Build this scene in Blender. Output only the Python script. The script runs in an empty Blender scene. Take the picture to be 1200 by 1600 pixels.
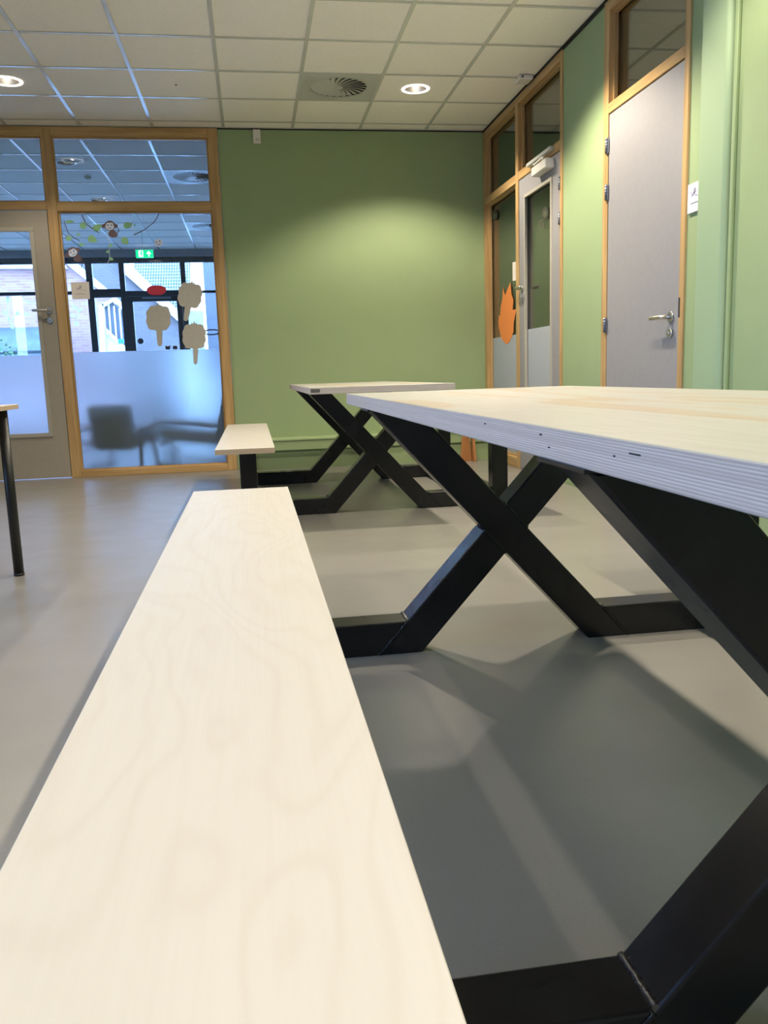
import bpy, bmesh, math, random
from mathutils import Vector, Matrix
random.seed(5)
C = bpy.context.scene.collection
S = bpy.context.scene

# ------------------------------------------------------------------ camera
CH = 0.8395
RX = Vector((0.98733009, -0.15544595, -0.03187254))
RU = Vector((0.05661389, 0.15743942, 0.98590451))
RF = Vector((0.14823687, 0.97521761, -0.16424507))
FPX = 1298.17
cd = bpy.data.cameras.new('camera'); cam = bpy.data.objects.new('camera', cd); C.objects.link(cam)
cd.sensor_fit = 'VERTICAL'; cd.sensor_height = 36.0; cd.lens = 36.0 * FPX / 1600.0
cd.clip_start = 0.02; cd.clip_end = 400
M = Matrix((RX, RU, -RF)).transposed().to_4x4(); M.translation = Vector((0, 0, CH))
cam.matrix_world = M
S.camera = cam

# ------------------------------------------------------------------ view + world
S.view_settings.view_transform = 'Standard'; S.view_settings.look = 'None'
S.view_settings.gamma = 1.0; S.view_settings.use_curve_mapping = False
S.view_settings.exposure = 0.67
SKY = 14.0
LAMP = 80.0
w = bpy.data.worlds.new('overcast_sky'); S.world = w; w.use_nodes = True
nt = w.node_tree; bg = nt.nodes['Background']
tc = nt.nodes.new('ShaderNodeTexCoord'); sx = nt.nodes.new('ShaderNodeSeparateXYZ'); rp = nt.nodes.new('ShaderNodeValToRGB')
nt.links.new(tc.outputs['Generated'], sx.inputs[0]); nt.links.new(sx.outputs['Z'], rp.inputs[0])
rp.color_ramp.elements[0].position = 0.0; rp.color_ramp.elements[0].color = (0.32, 0.55, 1.0, 1)
rp.color_ramp.elements[1].position = 0.7; rp.color_ramp.elements[1].color = (0.25, 0.49, 1.0, 1)
nt.links.new(rp.outputs['Color'], bg.inputs['Color']); bg.inputs['Strength'].default_value = SKY
S.cycles.max_bounces = 10; S.cycles.transparent_max_bounces = 24
S.cycles.diffuse_bounces = 6; S.cycles.glossy_bounces = 4; S.cycles.transmission_bounces = 8
S.cycles.caustics_reflective = False; S.cycles.caustics_refractive = True
S.cycles.sample_clamp_indirect = 6.0; S.cycles.blur_glossy = 0.5

# ------------------------------------------------------------------ room numbers (metres)
YB = 7.83      # back wall
XR = 2.228     # right wall
XL = -5.2      # left wall
YF = -3.0      # wall behind the camera
ZC = 3.003     # ceiling
YN = 14.85     # facade of the room beyond
XN0, XN1 = -5.6, 0.45

def portal(name, loc, rot, sx_, sy_):
    l = bpy.data.lights.new(name, 'AREA'); l.shape = 'RECTANGLE'; l.size = sx_; l.size_y = sy_
    l.cycles.is_portal = True
    o = bpy.data.objects.new(name, l); C.objects.link(o); o.location = loc; o.rotation_euler = rot
portal('daylight_portal', (XL - 0.1, 0.3, 1.8), (0, -math.pi / 2, 0), 1.9, 4.5)
portal('daylight_portal', ((XN0 + XN1) / 2, YN + 0.12, 1.5), (-math.pi / 2, 0, 0), 6.0, 2.75)

# ------------------------------------------------------------------ materials
def mat(name, col, rough=0.6, metal=0.0, spec=0.5, em=None, es=0.0):
    m = bpy.data.materials.new(name); m.use_nodes = True
    b = m.node_tree.nodes['Principled BSDF']
    b.inputs['Base Color'].default_value = (*col, 1); b.inputs['Roughness'].default_value = rough
    b.inputs['Metallic'].default_value = metal; b.inputs['Specular IOR Level'].default_value = spec
    if em: b.inputs['Emission Color'].default_value = (*em, 1); b.inputs['Emission Strength'].default_value = es
    return m
def N(m, t, **k):
    n = m.node_tree.nodes.new(t)
    for a, v in k.items(): setattr(n, a, v)
    return n
def L(m, a, b): m.node_tree.links.new(a, b)
def BS(m): return m.node_tree.nodes['Principled BSDF']
def coords(m, scale=(1, 1, 1), rot=(0, 0, 0), obj=False):
    t = N(m, 'ShaderNodeTexCoord'); mp = N(m, 'ShaderNodeMapping')
    mp.inputs['Scale'].default_value = scale; mp.inputs['Rotation'].default_value = rot
    if obj: L(m, t.outputs['Object'], mp.inputs[0])
    else:
        g = N(m, 'ShaderNodeNewGeometry'); L(m, g.outputs['Position'], mp.inputs[0])
    return mp.outputs[0]
def noise(m, vec, scale, detail=4, rough=0.55, dist=0.0):
    n = N(m, 'ShaderNodeTexNoise'); n.inputs['Scale'].default_value = scale; n.inputs['Detail'].default_value = detail
    n.inputs['Roughness'].default_value = rough; n.inputs['Distortion'].default_value = dist
    L(m, vec, n.inputs['Vector']); return n.outputs['Fac']
def ramp(m, fac, stops):
    r = N(m, 'ShaderNodeValToRGB'); e = r.color_ramp.elements
    while len(e) < len(stops): e.new(0.5)
    for i, (p, c) in enumerate(stops):
        e[i].position = p; e[i].color = (*c, 1) if len(c) == 3 else c
    L(m, fac, r.inputs[0]); return r.outputs['Color']
def math_(m, op, a, b=None, c=None):
    n = N(m, 'ShaderNodeMath', operation=op)
    for i, v in enumerate((a, b, c)):
        if v is None: continue
        if isinstance(v, (int, float)): n.inputs[i].default_value = v
        else: L(m, v, n.inputs[i])
    return n.outputs[0]
def bump(m, h, strength=0.1, dist=0.002):
    b = N(m, 'ShaderNodeBump'); b.inputs['Strength'].default_value = strength; b.inputs['Distance'].default_value = dist
    L(m, h, b.inputs['Height']); L(m, b.outputs[0], BS(m).inputs['Normal'])
def mixc(m, fac, a, b, mode='MIX'):
    n = N(m, 'ShaderNodeMix', data_type='RGBA', blend_type=mode)
    for i, v in ((0, fac), (6, a), (7, b)):
        if isinstance(v, (int, float)): n.inputs[i].default_value = v
        elif isinstance(v, tuple): n.inputs[i].default_value = (*v, 1)
        else: L(m, v, n.inputs[i])
    return n.outputs[2]

def speckled(name, col, rough, amt=0.08, scale=60, bs=0.15, spec=0.5):
    m = mat(name, col, rough, spec=spec)
    v = coords(m); f = noise(m, v, scale, 3)
    a = tuple(c * (1 - amt) for c in col); b = tuple(min(1, c * (1 + amt)) for c in col)
    L(m, ramp(m, f, [(0.3, a), (0.7, b)]), BS(m).inputs['Base Color'])
    bump(m, noise(m, v, scale * 5, 2), bs, 0.001)
    return m
GREEN = (0.285, 0.375, 0.20)
m_green = speckled('green_wall_paint', GREEN, 0.62, 0.02, 5, 0.12, 0.35)
m_green2 = speckled('green_column_paint', (0.31, 0.42, 0.26), 0.5, 0.02, 5, 0.1, 0.4)
m_nextwall = speckled('cream_wall_paint', (0.55, 0.54, 0.52), 0.7, 0.02, 5)
m_tile = speckled('ceiling_tile_cream', (0.95, 0.925, 0.87), 0.85, 0.035, 90, 0.35, 0.2)
m_bar = mat('ceiling_grid_white', (0.62, 0.63, 0.60), 0.22)
m_dark = mat('shadow_gap_black', (0.012, 0.012, 0.012), 0.8)
m_plenum = mat('plenum_grey', (0.1, 0.1, 0.1), 0.9)

def floor_mat():
    m = mat('grey_linoleum', (0.2, 0.19, 0.17), 0.3, spec=0.55)
    v = coords(m)
    f = noise(m, v, 2.2, 6, 0.6); g = noise(m, v, 160, 2)
    c1 = ramp(m, f, [(0.3, (0.232, 0.222, 0.203)), (0.7, (0.26, 0.25, 0.23))])
    L(m, mixc(m, 0.04, c1, ramp(m, g, [(0.35, (0.08, 0.075, 0.065)), (0.65, (0.42, 0.40, 0.36))])), BS(m).inputs['Base Color'])
    r = noise(m, v, 5, 5); L(m, math_(m, 'MULTIPLY_ADD', r, 0.16, 0.23), BS(m).inputs['Roughness'])
    bump(m, noise(m, v, 45, 3), 0.05, 0.001)
    return m
m_floor = floor_mat()

def birch(name, base, dark, seed, sc=1.0):
    m = mat(name, base, 0.38, spec=0.45)
    mp = N(m, 'ShaderNodeMapping'); mp.inputs['Scale'].default_value = (2.4 * sc, 0.72 * sc, 1); mp.inputs['Location'].default_value = (seed, seed * 1.7, 0)
    g = N(m, 'ShaderNodeNewGeometry'); L(m, g.outputs['Position'], mp.inputs[0])
    f = noise(m, mp.outputs[0], 1.6, 2.2, 0.42, 0.6)
    band = math_(m, 'SINE', math_(m, 'MULTIPLY', f, 85.0))
    band = math_(m, 'POWER', math_(m, 'MULTIPLY_ADD', band, 0.5, 0.5), 4.0)
    mp2 = N(m, 'ShaderNodeMapping'); mp2.inputs['Scale'].default_value = (150, 4, 1); L(m, g.outputs['Position'], mp2.inputs[0])
    fib = noise(m, mp2.outputs[0], 1.0, 4)
    mp3 = N(m, 'ShaderNodeMapping'); mp3.inputs['Scale'].default_value = (3, 0.8, 1); mp3.inputs['Location'].default_value = (seed * 3, 0, 0); L(m, g.outputs['Position'], mp3.inputs[0])
    cl = noise(m, mp3.outputs[0], 1.3, 3)
    c = mixc(m, math_(m, 'MULTIPLY', band, 0.15), base, dark)
    c = mixc(m, math_(m, 'MULTIPLY', fib, 0.22), c, dark)
    c = mixc(m, math_(m, 'MULTIPLY', cl, 0.32), c, tuple(b * 0.9 for b in base))
    L(m, c, BS(m).inputs['Base Color'])
    L(m, math_(m, 'MULTIPLY_ADD', fib, 0.15, 0.32), BS(m).inputs['Roughness'])
    bump(m, fib, 0.06, 0.0006)
    return m
m_bench_top = birch('birch_veneer_bench', (0.58, 0.56, 0.52), (0.44, 0.37, 0.30), 2.35)
m_table_top = birch('birch_veneer_table', (0.72, 0.65, 0.49), (0.45, 0.33, 0.21), 7.0, 0.8)
def streak_top():
    m = birch('birch_veneer_streaked', (0.385, 0.385, 0.36), (0.27, 0.235, 0.20), 7.0, 0.8)
    old = BS(m).inputs['Base Color'].links[0].from_socket
    g = N(m, 'ShaderNodeNewGeometry'); mp = N(m, 'ShaderNodeMapping')
    mp.inputs['Scale'].default_value = (9, 1.3, 1); mp.inputs['Location'].default_value = (0.8, 0.35, 0); L(m, g.outputs['Position'], mp.inputs[0])
    f = noise(m, mp.outputs[0], 1.0, 3, 0.5, 0.8)
    k = ramp(m, f, [(0.54, (0, 0, 0)), (0.60, (1, 1, 1))])
    L(m, mixc(m, math_(m, 'MULTIPLY', k, 0.65), old, (0.36, 0.26, 0.17)), BS(m).inputs['Base Color'])
    return m
m_table_top = streak_top()
def ply_edge(name, period, light, dark, brown=(0.30, 0.22, 0.17)):
    m = mat(name, light, 0.6, spec=0.3)
    g = N(m, 'ShaderNodeNewGeometry'); sp = N(m, 'ShaderNodeSeparateXYZ'); L(m, g.outputs['Position'], sp.inputs[0])
    mp = N(m, 'ShaderNodeMapping'); mp.inputs['Scale'].default_value = (5, 5, 60); L(m, g.outputs['Position'], mp.inputs[0])
    wob = noise(m, mp.outputs[0], 1.0, 3)
    z = math_(m, 'MULTIPLY_ADD', wob, 0.0009, sp.outputs['Z'])
    fr = math_(m, 'FRACT', math_(m, 'DIVIDE', z, period))
    st = ramp(m, fr, [(0.0, dark), (0.50, tuple((a + b) / 2 for a, b in zip(light, dark))), (0.62, light), (0.80, light), (0.92, dark)])
    mp2 = N(m, 'ShaderNodeMapping'); mp2.inputs['Scale'].default_value = (14, 14, 900); L(m, g.outputs['Position'], mp2.inputs[0])
    gr = noise(m, mp2.outputs[0], 1.0, 4)
    k = ramp(m, gr, [(0.50, (0, 0, 0)), (0.72, (1, 1, 1))])
    L(m, mixc(m, math_(m, 'MULTIPLY', k, 0.40), st, brown), BS(m).inputs['Base Color'])
    mp3 = N(m, 'ShaderNodeMapping'); mp3.inputs['Scale'].default_value = (0.7, 0.7, 260); L(m, g.outputs['Position'], mp3.inputs[0])
    pl = noise(m, mp3.outputs[0], 1.0, 1); cur = BS(m).inputs['Base Color'].links[0].from_socket
    L(m, mixc(m, math_(m, 'MULTIPLY', ramp(m, pl, [(0.40, (0, 0, 0)), (0.65, (1, 1, 1))]), 0.45), cur, dark), BS(m).inputs['Base Color'])
    bump(m, st, 0.3, 0.0008)
    return m
m_ply = ply_edge('birch_plywood_edge', 0.00285, (0.66, 0.60, 0.56), (0.40, 0.34, 0.31))
m_ply2 = ply_edge('birch_plywood_edge_bench', 0.0028, (0.58, 0.47, 0.36), (0.36, 0.27, 0.19))

def wood(name, base, dark, axis=2):
    m = mat(name, base, 0.45, spec=0.4)
    s = [28, 28, 28]; s[axis] = 1.6
    v = coords(m, tuple(s)); f = noise(m, v, 1.0, 5, 0.6, 0.3)
    s2 = [160, 160, 160]; s2[axis] = 6
    f2 = noise(m, coords(m, tuple(s2)), 1.0, 3)
    c = ramp(m, f, [(0.3, dark), (0.62, base)])
    L(m, mixc(m, math_(m, 'MULTIPLY', f2, 0.3), c, dark), BS(m).inputs['Base Color'])
    bump(m, f2, 0.08, 0.0008)
    return m
OAK, OAKD = (0.56, 0.37, 0.165), (0.36, 0.215, 0.085)
m_oak_z = wood('pale_oak_upright', OAK, OAKD, 2); m_oak_x = wood('pale_oak_rail_x', OAK, OAKD, 0); m_oak_y = wood('pale_oak_rail_y', OAK, OAKD, 1)
m_wedge = wood('orange_brown_wood', (0.50, 0.24, 0.09), (0.30, 0.12, 0.04), 2)
m_plinth = mat('pale_table_laminate', (0.7, 0.62, 0.5), 0.4)

def steel():
    m = mat('blackened_steel', (0.014, 0.015, 0.018), 0.36, metal=0.0, spec=0.42)
    v = coords(m); f = noise(m, v, 5, 2, 0.5); g = noise(m, v, 60, 3)
    L(m, ramp(m, f, [(0.3, (0.004, 0.0045, 0.006)), (0.7, (0.012, 0.012, 0.014))]), BS(m).inputs['Base Color'])
    L(m, math_(m, 'MULTIPLY_ADD', f, 0.24, 0.14), BS(m).inputs['Roughness'])
    bump(m, g, 0.05, 0.0008); return m
m_steel = steel()
m_weld = mat('weld_metal', (0.13, 0.13, 0.135), 0.32, metal=0.9)
m_blackleg = mat('black_powder_coat', (0.006, 0.006, 0.007), 0.4)
m_chrome = mat('brushed_steel', (0.62, 0.60, 0.56), 0.28, metal=1.0)
m_hinge = mat('zinc_hinge', (0.20, 0.23, 0.29), 0.5, metal=0.7)
m_hingedk = mat('dark_hinge_knuckle', (0.03, 0.03, 0.04), 0.5)
m_doorgrey = speckled('warm_grey_door', (0.35, 0.31, 0.255), 0.5, 0.03, 30, 0.08)
m_doorblue = speckled('light_grey_door', (0.275, 0.27, 0.285), 0.48, 0.03, 30, 0.08)
m_bead = mat('glazing_bead_grey', (0.40, 0.375, 0.32), 0.45)
m_white = mat('white_plastic', (0.74, 0.72, 0.68), 0.45)
m_whitemetal = mat('white_painted_metal', (0.52, 0.53, 0.50), 0.4)
m_paper = speckled('cream_paper', (0.48, 0.46, 0.41), 0.85, 0.03, 30, 0.2)
m_card = mat('white_card', (0.78, 0.72, 0.66), 0.7)
m_cardw = mat('white_sign_board', (0.80, 0.80, 0.86), 0.5)
m_ink = mat('violet_grey_ink', (0.22, 0.2, 0.34), 0.7)
m_red = mat('red_paper', (0.50, 0.03, 0.07), 0.7)
m_leafp = mat('pale_green_vinyl', (0.36, 0.66, 0.34), 0.6)
m_leafw = mat('white_green_vinyl', (0.60, 0.85, 0.75), 0.6)
def vinyl(name, col, tl=0.6):
    m = bpy.data.materials.new(name); m.use_nodes = True; t = m.node_tree; t.nodes.clear()
    o = t.nodes.new('ShaderNodeOutputMaterial'); mx = t.nodes.new('ShaderNodeMixShader'); mx.inputs[0].default_value = tl
    a = t.nodes.new('ShaderNodeBsdfDiffuse'); c = t.nodes.new('ShaderNodeBsdfTranslucent'); a.inputs[0].default_value = (*col, 1); c.inputs[0].default_value = (*col, 1)
    t.links.new(a.outputs[0], mx.inputs[1]); t.links.new(c.outputs[0], mx.inputs[2]); t.links.new(mx.outputs[0], o.inputs[0]); return m
m_leafw = vinyl('white_green_vinyl', (0.97, 0.97, 0.93), 0.75)
m_leafp = vinyl('pale_green_vinyl', (0.50, 0.78, 0.46), 0.5)
m_brownv = mat('brown_vinyl', (0.13, 0.085, 0.10), 0.6)
m_facev = mat('pale_face_vinyl', (0.60, 0.66, 0.85), 0.6)
m_eyev = mat('dark_vinyl', (0.02, 0.02, 0.05), 0.6)
m_orange = mat('orange_vinyl', (0.80, 0.25, 0.06), 0.6)
m_exit = mat('exit_green', (0.0, 0.42, 0.16), 0.4, em=(0.0, 0.72, 0.28), es=0.8)
m_exitw = mat('exit_white', (0.9, 0.9, 0.9), 0.4, em=(0.8, 1.0, 0.92), es=1.1)
m_lamp = mat('lamp_lens', (1, 1, 1), 0.4, em=(1.0, 0.90, 0.76), es=9)
m_reflector = mat('aluminium_reflector', (0.50, 0.47, 0.43), 0.32, metal=1.0)
m_ring = mat('downlight_ring_glow', (0.9, 0.88, 0.84), 0.35, em=(1.0, 0.93, 0.83), es=1.3)  # trim ring is no lamp; its emission stands in for lamplight on it
m_ringoff = mat('downlight_ring_white', (0.75, 0.76, 0.78), 0.3)
m_black = mat('black_frame', (0.010, 0.012, 0.02), 0.45)
m_fabric = speckled('olive_upholstery', (0.16, 0.165, 0.09), 0.9, 0.1, 80, 0.3)
m_chairwood = mat('dark_chair_wood', (0.10, 0.08, 0.06), 0.5)
m_pave = speckled('paving', (0.5, 0.5, 0.5), 0.9, 0.1, 6)

def glass(name, tint=(0.96, 0.98, 0.98), gain=1.5):
    m = bpy.data.materials.new(name); m.use_nodes = True; t = m.node_tree; t.nodes.clear()
    o = t.nodes.new('ShaderNodeOutputMaterial'); mx = t.nodes.new('ShaderNodeMixShader')
    tr = t.nodes.new('ShaderNodeBsdfTransparent'); gl = t.nodes.new('ShaderNodeBsdfGlossy'); fr = t.nodes.new('ShaderNodeFresnel')
    mu = t.nodes.new('ShaderNodeMath'); mu.operation = 'MULTIPLY'; mu.inputs[1].default_value = gain; mu.use_clamp = True
    tr.inputs[0].default_value = (*tint, 1); gl.inputs['Roughness'].default_value = 0.0; gl.inputs[0].default_value = (1, 1, 1, 1)
    fr.inputs['IOR'].default_value = 1.5
    t.links.new(fr.outputs[0], mu.inputs[0]); t.links.new(mu.outputs[0], mx.inputs[0])
    t.links.new(tr.outputs[0], mx.inputs[1]); t.links.new(gl.outputs[0], mx.inputs[2]); t.links.new(mx.outputs[0], o.inputs[0])
    return m
m_glass = glass('clear_glass', gain=0.8)
def frosted(name, rough=0.22, tl=0.22, col=(0.95, 0.98, 1.0), trans=0.0):
    m = bpy.data.materials.new(name); m.use_nodes = True; t = m.node_tree; t.nodes.clear()
    o = t.nodes.new('ShaderNodeOutputMaterial'); mx = t.nodes.new('ShaderNodeMixShader'); mx.inputs[0].default_value = tl
    rf = t.nodes.new('ShaderNodeBsdfRefraction'); rf.inputs['Roughness'].default_value = rough; rf.inputs['IOR'].default_value = 1.4
    rf.inputs['Color'].default_value = (*col, 1)
    tr = t.nodes.new('ShaderNodeBsdfDiffuse'); tr.inputs['Color'].default_value = (0.75, 0.8, 0.84, 1)
    tl_ = t.nodes.new('ShaderNodeBsdfTranslucent'); tl_.inputs['Color'].default_value = (0.9, 0.95, 1.0, 1); m2 = t.nodes.new('ShaderNodeMixShader'); m2.inputs[0].default_value = trans
    t.links.new(rf.outputs[0], m2.inputs[1]); t.links.new(tl_.outputs[0], m2.inputs[2])
    t.links.new(m2.outputs[0], mx.inputs[1]); t.links.new(tr.outputs[0], mx.inputs[2]); t.links.new(mx.outputs[0], o.inputs[0])
    return m
m_frost = frosted('frosted_film', 0.34, 0.04, trans=0.25)
m_frost2 = frosted('frosted_film_pale', 0.5, 0.45)

def brick_mat(name, a, b, mortar, sc=1.0):
    m = mat(name, a, 0.9)
    t = N(m, 'ShaderNodeTexCoord'); mp = N(m, 'ShaderNodeMapping'); mp.inputs['Rotation'].default_value = (math.pi / 2, 0, 0)
    g = N(m, 'ShaderNodeNewGeometry'); L(m, g.outputs['Position'], mp.inputs[0])
    br = N(m, 'ShaderNodeTexBrick'); br.inputs['Scale'].default_value = 1.0; br.inputs['Brick Width'].default_value = 0.22 * sc; br.inputs['Row Height'].default_value = 0.065 * sc
    br.inputs['Mortar Size'].default_value = 0.006; br.inputs['Color1'].default_value = (*a, 1); br.inputs['Color2'].default_value = (*b, 1); br.inputs['Mortar'].default_value = (*mortar, 1)
    L(m, mp.outputs[0], br.inputs['Vector'])
    f = noise(m, mp.outputs[0], 1.2, 3)
    L(m, mixc(m, math_(m, 'MULTIPLY', f, 0.4), br.outputs['Color'], b), BS(m).inputs['Base Color'])
    return m
m_brick = brick_mat('pink_red_brick', (0.24, 0.105, 0.10), (0.30, 0.16, 0.15), (0.28, 0.22, 0.21))
m_brick2 = brick_mat('grey_brown_brick', (0.10, 0.09, 0.09), (0.13, 0.11, 0.11), (0.15, 0.14, 0.14))
m_verge = mat('white_verge_board', (0.6, 0.6, 0.58), 0.6)
m_rooftile = speckled('weathered_green_tiles', (0.21, 0.22, 0.17), 0.7, 0.15, 4)
m_rooftile2 = speckled('blue_grey_tiles', (0.06, 0.075, 0.09), 0.6, 0.2, 4)
m_panelgrey = mat('grey_cladding', (0.09, 0.09, 0.105), 0.7)
m_leaf = mat('shrub_green', (0.05, 0.10, 0.035), 0.7)

# ------------------------------------------------------------------ mesh helpers
def box(bm, x0, x1, y0, y1, z0, z1, bev=0.0, seg=1):
    vs = [bm.verts.new((x, y, z)) for x in (x0, x1) for y in (y0, y1) for z in (z0, z1)]
    fs = [(0, 1, 3, 2), (4, 6, 7, 5), (0, 4, 5, 1), (2, 3, 7, 6), (0, 2, 6, 4), (1, 5, 7, 3)]
    faces = [bm.faces.new([vs[i] for i in f]) for f in fs]
    if bev > 0:
        es = list({e for f in faces for e in f.edges})
        bmesh.ops.bevel(bm, geom=es, offset=bev, segments=seg, affect='EDGES', profile=0.5)
def prism(bm, pts, axis, a, b, bev=0.0, seg=1):
    """pts in the plane across axis ('x': (y,z); 'y': (x,z); 'z': (x,y)), extruded from a to b"""
    def P(p, d): return {'x': (d, p[0], p[1]), 'y': (p[0], d, p[1]), 'z': (p[0], p[1], d)}[axis]
    A = [bm.verts.new(P(p, a)) for p in pts]; B = [bm.verts.new(P(p, b)) for p in pts]
    fs = [bm.faces.new(A), bm.faces.new(B[::-1])]
    n = len(pts)
    for i in range(n): fs.append(bm.faces.new([A[i], B[i], B[(i + 1) % n], A[(i + 1) % n]]))
    bmesh.ops.recalc_face_normals(bm, faces=fs)
    if bev > 0:
        es = list({e for f in fs for e in f.edges})
        bmesh.ops.bevel(bm, geom=es, offset=bev, segments=seg, affect='EDGES', profile=0.5)
def cyl(bm, p0, p1, r0, r1=None, n=20, cap=True):
    if r1 is None: r1 = r0
    p0 = Vector(p0); p1 = Vector(p1); d = (p1 - p0).normalized()
    u = d.orthogonal().normalized(); v = d.cross(u)
    A = [bm.verts.new(p0 + (u * math.cos(t) + v * math.sin(t)) * r0) for t in [2 * math.pi * i / n for i in range(n)]]
    B = [bm.verts.new(p1 + (u * math.cos(t) + v * math.sin(t)) * r1) for t in [2 * math.pi * i / n for i in range(n)]]
    fs = [bm.faces.new([A[i], A[(i + 1) % n], B[(i + 1) % n], B[i]]) for i in range(n)]
    if cap: fs += [bm.faces.new(A[::-1]), bm.faces.new(B)]
    for f in fs[:n]: f.smooth = True
def tube(bm, pts, r, n=10, rs=None, jit=0.0):
    pts = [Vector(p) for p in pts]; rings = []
    u = None
    for i, p in enumerate(pts):
        d = (pts[min(i + 1, len(pts) - 1)] - pts[max(i - 1, 0)]).normalized()
        if u is None: u = d.orthogonal().normalized()
        u = (u - d * u.dot(d)).normalized(); v = d.cross(u)
        rr = rs[i] if rs else r
        rings.append([bm.verts.new(p + (u * math.cos(2 * math.pi * k / n) + v * math.sin(2 * math.pi * k / n)) * rr * (1 + random.uniform(-jit, jit))) for k in range(n)])
    for a, b in zip(rings, rings[1:]):
        for k in range(n):
            f = bm.faces.new([a[k], a[(k + 1) % n], b[(k + 1) % n], b[k]]); f.smooth = True
    bm.faces.new(rings[0][::-1]); bm.faces.new(rings[-1])
def lathe(bm, prof, cx, cy, n=40, axis='z'):
    rings = []
    for (r, h) in prof:
        rings.append([bm.verts.new((cx + r * math.cos(2 * math.pi * k / n), cy + r * math.sin(2 * math.pi * k / n), h)) for k in range(n)])
    for a, b in zip(rings, rings[1:]):
        for k in range(n):
            f = bm.faces.new([a[k], a[(k + 1) % n], b[(k + 1) % n], b[k]]); f.smooth = True
def NB(): return bmesh.new()
def obj(name, bm, m, parent=None, label=None, cat=None, group=None, kind=None):
    me = bpy.data.meshes.new(name)
    bmesh.ops.recalc_face_normals(bm, faces=bm.faces[:])
    bm.to_mesh(me); bm.free()
    for mm in (m if isinstance(m, (list, tuple)) else [m]): me.materials.append(mm)
    o = bpy.data.objects.new(name, me); C.objects.link(o)
    if parent: o.parent = parent; o.matrix_parent_inverse = Matrix.Translation(-parent_loc(parent))
    tag(o, label, cat, group, kind); return o
def parent_loc(p):
    v = Vector(p.location)
    return v if not p.parent else v
def tag(o, label=None, cat=None, group=None, kind=None):
    for k, v in (('label', label), ('category', cat), ('group', group), ('kind', kind)):
        if v: o[k] = v
def empty(name, loc, label=None, cat=None, group=None, kind=None, parent=None):
    o = bpy.data.objects.new(name, None); C.objects.link(o); o.location = loc; o.empty_display_size = 0.1
    tag(o, label, cat, group, kind); return o
def bobj(name, dims, m, parent=None, bev=0.0, **k):
    b = NB(); box(b, *dims, bev=bev); return obj(name, b, m, parent, **k)
def tree(o): return [o] + [c for ch in o.children for c in tree(ch)]
def copy_tree(root, delta, **k):
    r = root.copy(); C.objects.link(r); r.location = Vector(root.location) + Vector(delta)
    def rec(src, dst):
        for ch in src.children:
            c = ch.copy(); C.objects.link(c); c.parent = dst; rec(ch, c)
    rec(root, r); tag(r, **k); return r
def ray(px, py): return RF + RX * ((px - 600) / FPX) - RU * ((py - 800) / FPX)
def onY(px, py, Y):           # where the line of sight meets the plane y = Y
    d = ray(px, py); t = Y / d.y; return Vector((t * d.x, Y, CH + t * d.z))
def onX(px, py, X):
    d = ray(px, py); t = X / d.x; return Vector((X, t * d.y, CH + t * d.z))

# =================================================================== STRUCTURE
ST = dict(kind='structure')
# floor
b = NB(); box(b, XL - 0.3, XR + 3.2, YF - 0.2, YN + 0.15, -0.12, 0.0); obj('floor', b, m_floor, label='smooth warm grey linoleum floor with a soft sheen', **ST)

# walls of the main room
BW0, BW1 = YB, YB + 0.12
b = NB(); box(b, -0.175, XR + 0.12, BW0, BW1, 0, ZC + 0.25); box(b, XL - 0.1, -2.66, BW0, BW1, 0, ZC + 0.25); box(b, -2.66, -0.175, BW0, BW1, 2.995, ZC + 0.25)
obj('wall_back', b, m_green, label='flat sage green wall at the back of the room', **ST)
RW0, RW1 = XR, XR + 0.12
b = NB()
box(b, RW0, RW1, 5.13, 5.83, 0, ZC + 0.25)
box(b, RW0, RW1, 3.60, 4.11, 0, ZC + 0.25)
box(b, RW0, RW1, 5.83, 7.83, 2.985, ZC + 0.25); box(b, RW0, RW1, 4.11, 5.13, 2.985, ZC + 0.25)
box(b, 2.168, RW1, YF, 3.60, 0, ZC + 0.25)
obj('wall_right', b, m_green, label='sage green right hand wall between the doors', **ST)
b = NB(); LW0, LW1 = XL - 0.2, XL
wy = [(-1.5, -0.1), (0.8, 2.4)]
prev = YF
for a, c in wy:
    box(b, LW0, LW1, prev, a, 0, ZC + 0.25); box(b, LW0, LW1, a, c, 0, 0.85); box(b, LW0, LW1, a, c, 2.75, ZC + 0.25); prev = c
box(b, LW0, LW1, prev, YB, 0, ZC + 0.25)
obj('wall_left', b, m_nextwall, label='left wall with daylight windows, outside the photo', **ST)
b = NB(); box(b, XL - 0.2, RW1, YF - 0.12, YF, 0, ZC + 0.25); obj('wall_front', b, m_nextwall, label='wall behind the camera', **ST)
for k, (a, c) in enumerate(wy):
    e = empty('window_%d' % (k + 4), (LW0 + 0.1, (a + c) / 2, 1.8), 'oak framed daylight window in the left wall, outside the photo', kind='structure')
    for d in ((a, a + 0.06, 0.85, 2.75), (c - 0.06, c, 0.85, 2.75)): bobj('frame_post', (LW0 + 0.04, LW0 + 0.12, *d), m_oak_z, e)
    for d in ((0.85, 0.91), (2.69, 2.75)): bobj('frame_rail', (LW0 + 0.04, LW0 + 0.12, a + 0.06, c - 0.06, *d), m_oak_y, e)
    bobj('pane', (LW0 + 0.078, LW0 + 0.084, a + 0.06, c - 0.06, 0.91, 2.69), m_glass, e)
# room beyond
b = NB(); box(b, XN0 - 0.1, XN0, BW1, YN + 0.1, 0, ZC + 0.3); obj('wall_left_beyond', b, m_nextwall, label='left wall of the room beyond the glass', **ST)
b = NB(); box(b, XN1, XN1 + 0.1, BW1, YN + 0.1, 0, ZC + 0.3); obj('wall_right_beyond', b, m_nextwall, label='right wall of the room beyond the glass', **ST)
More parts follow.
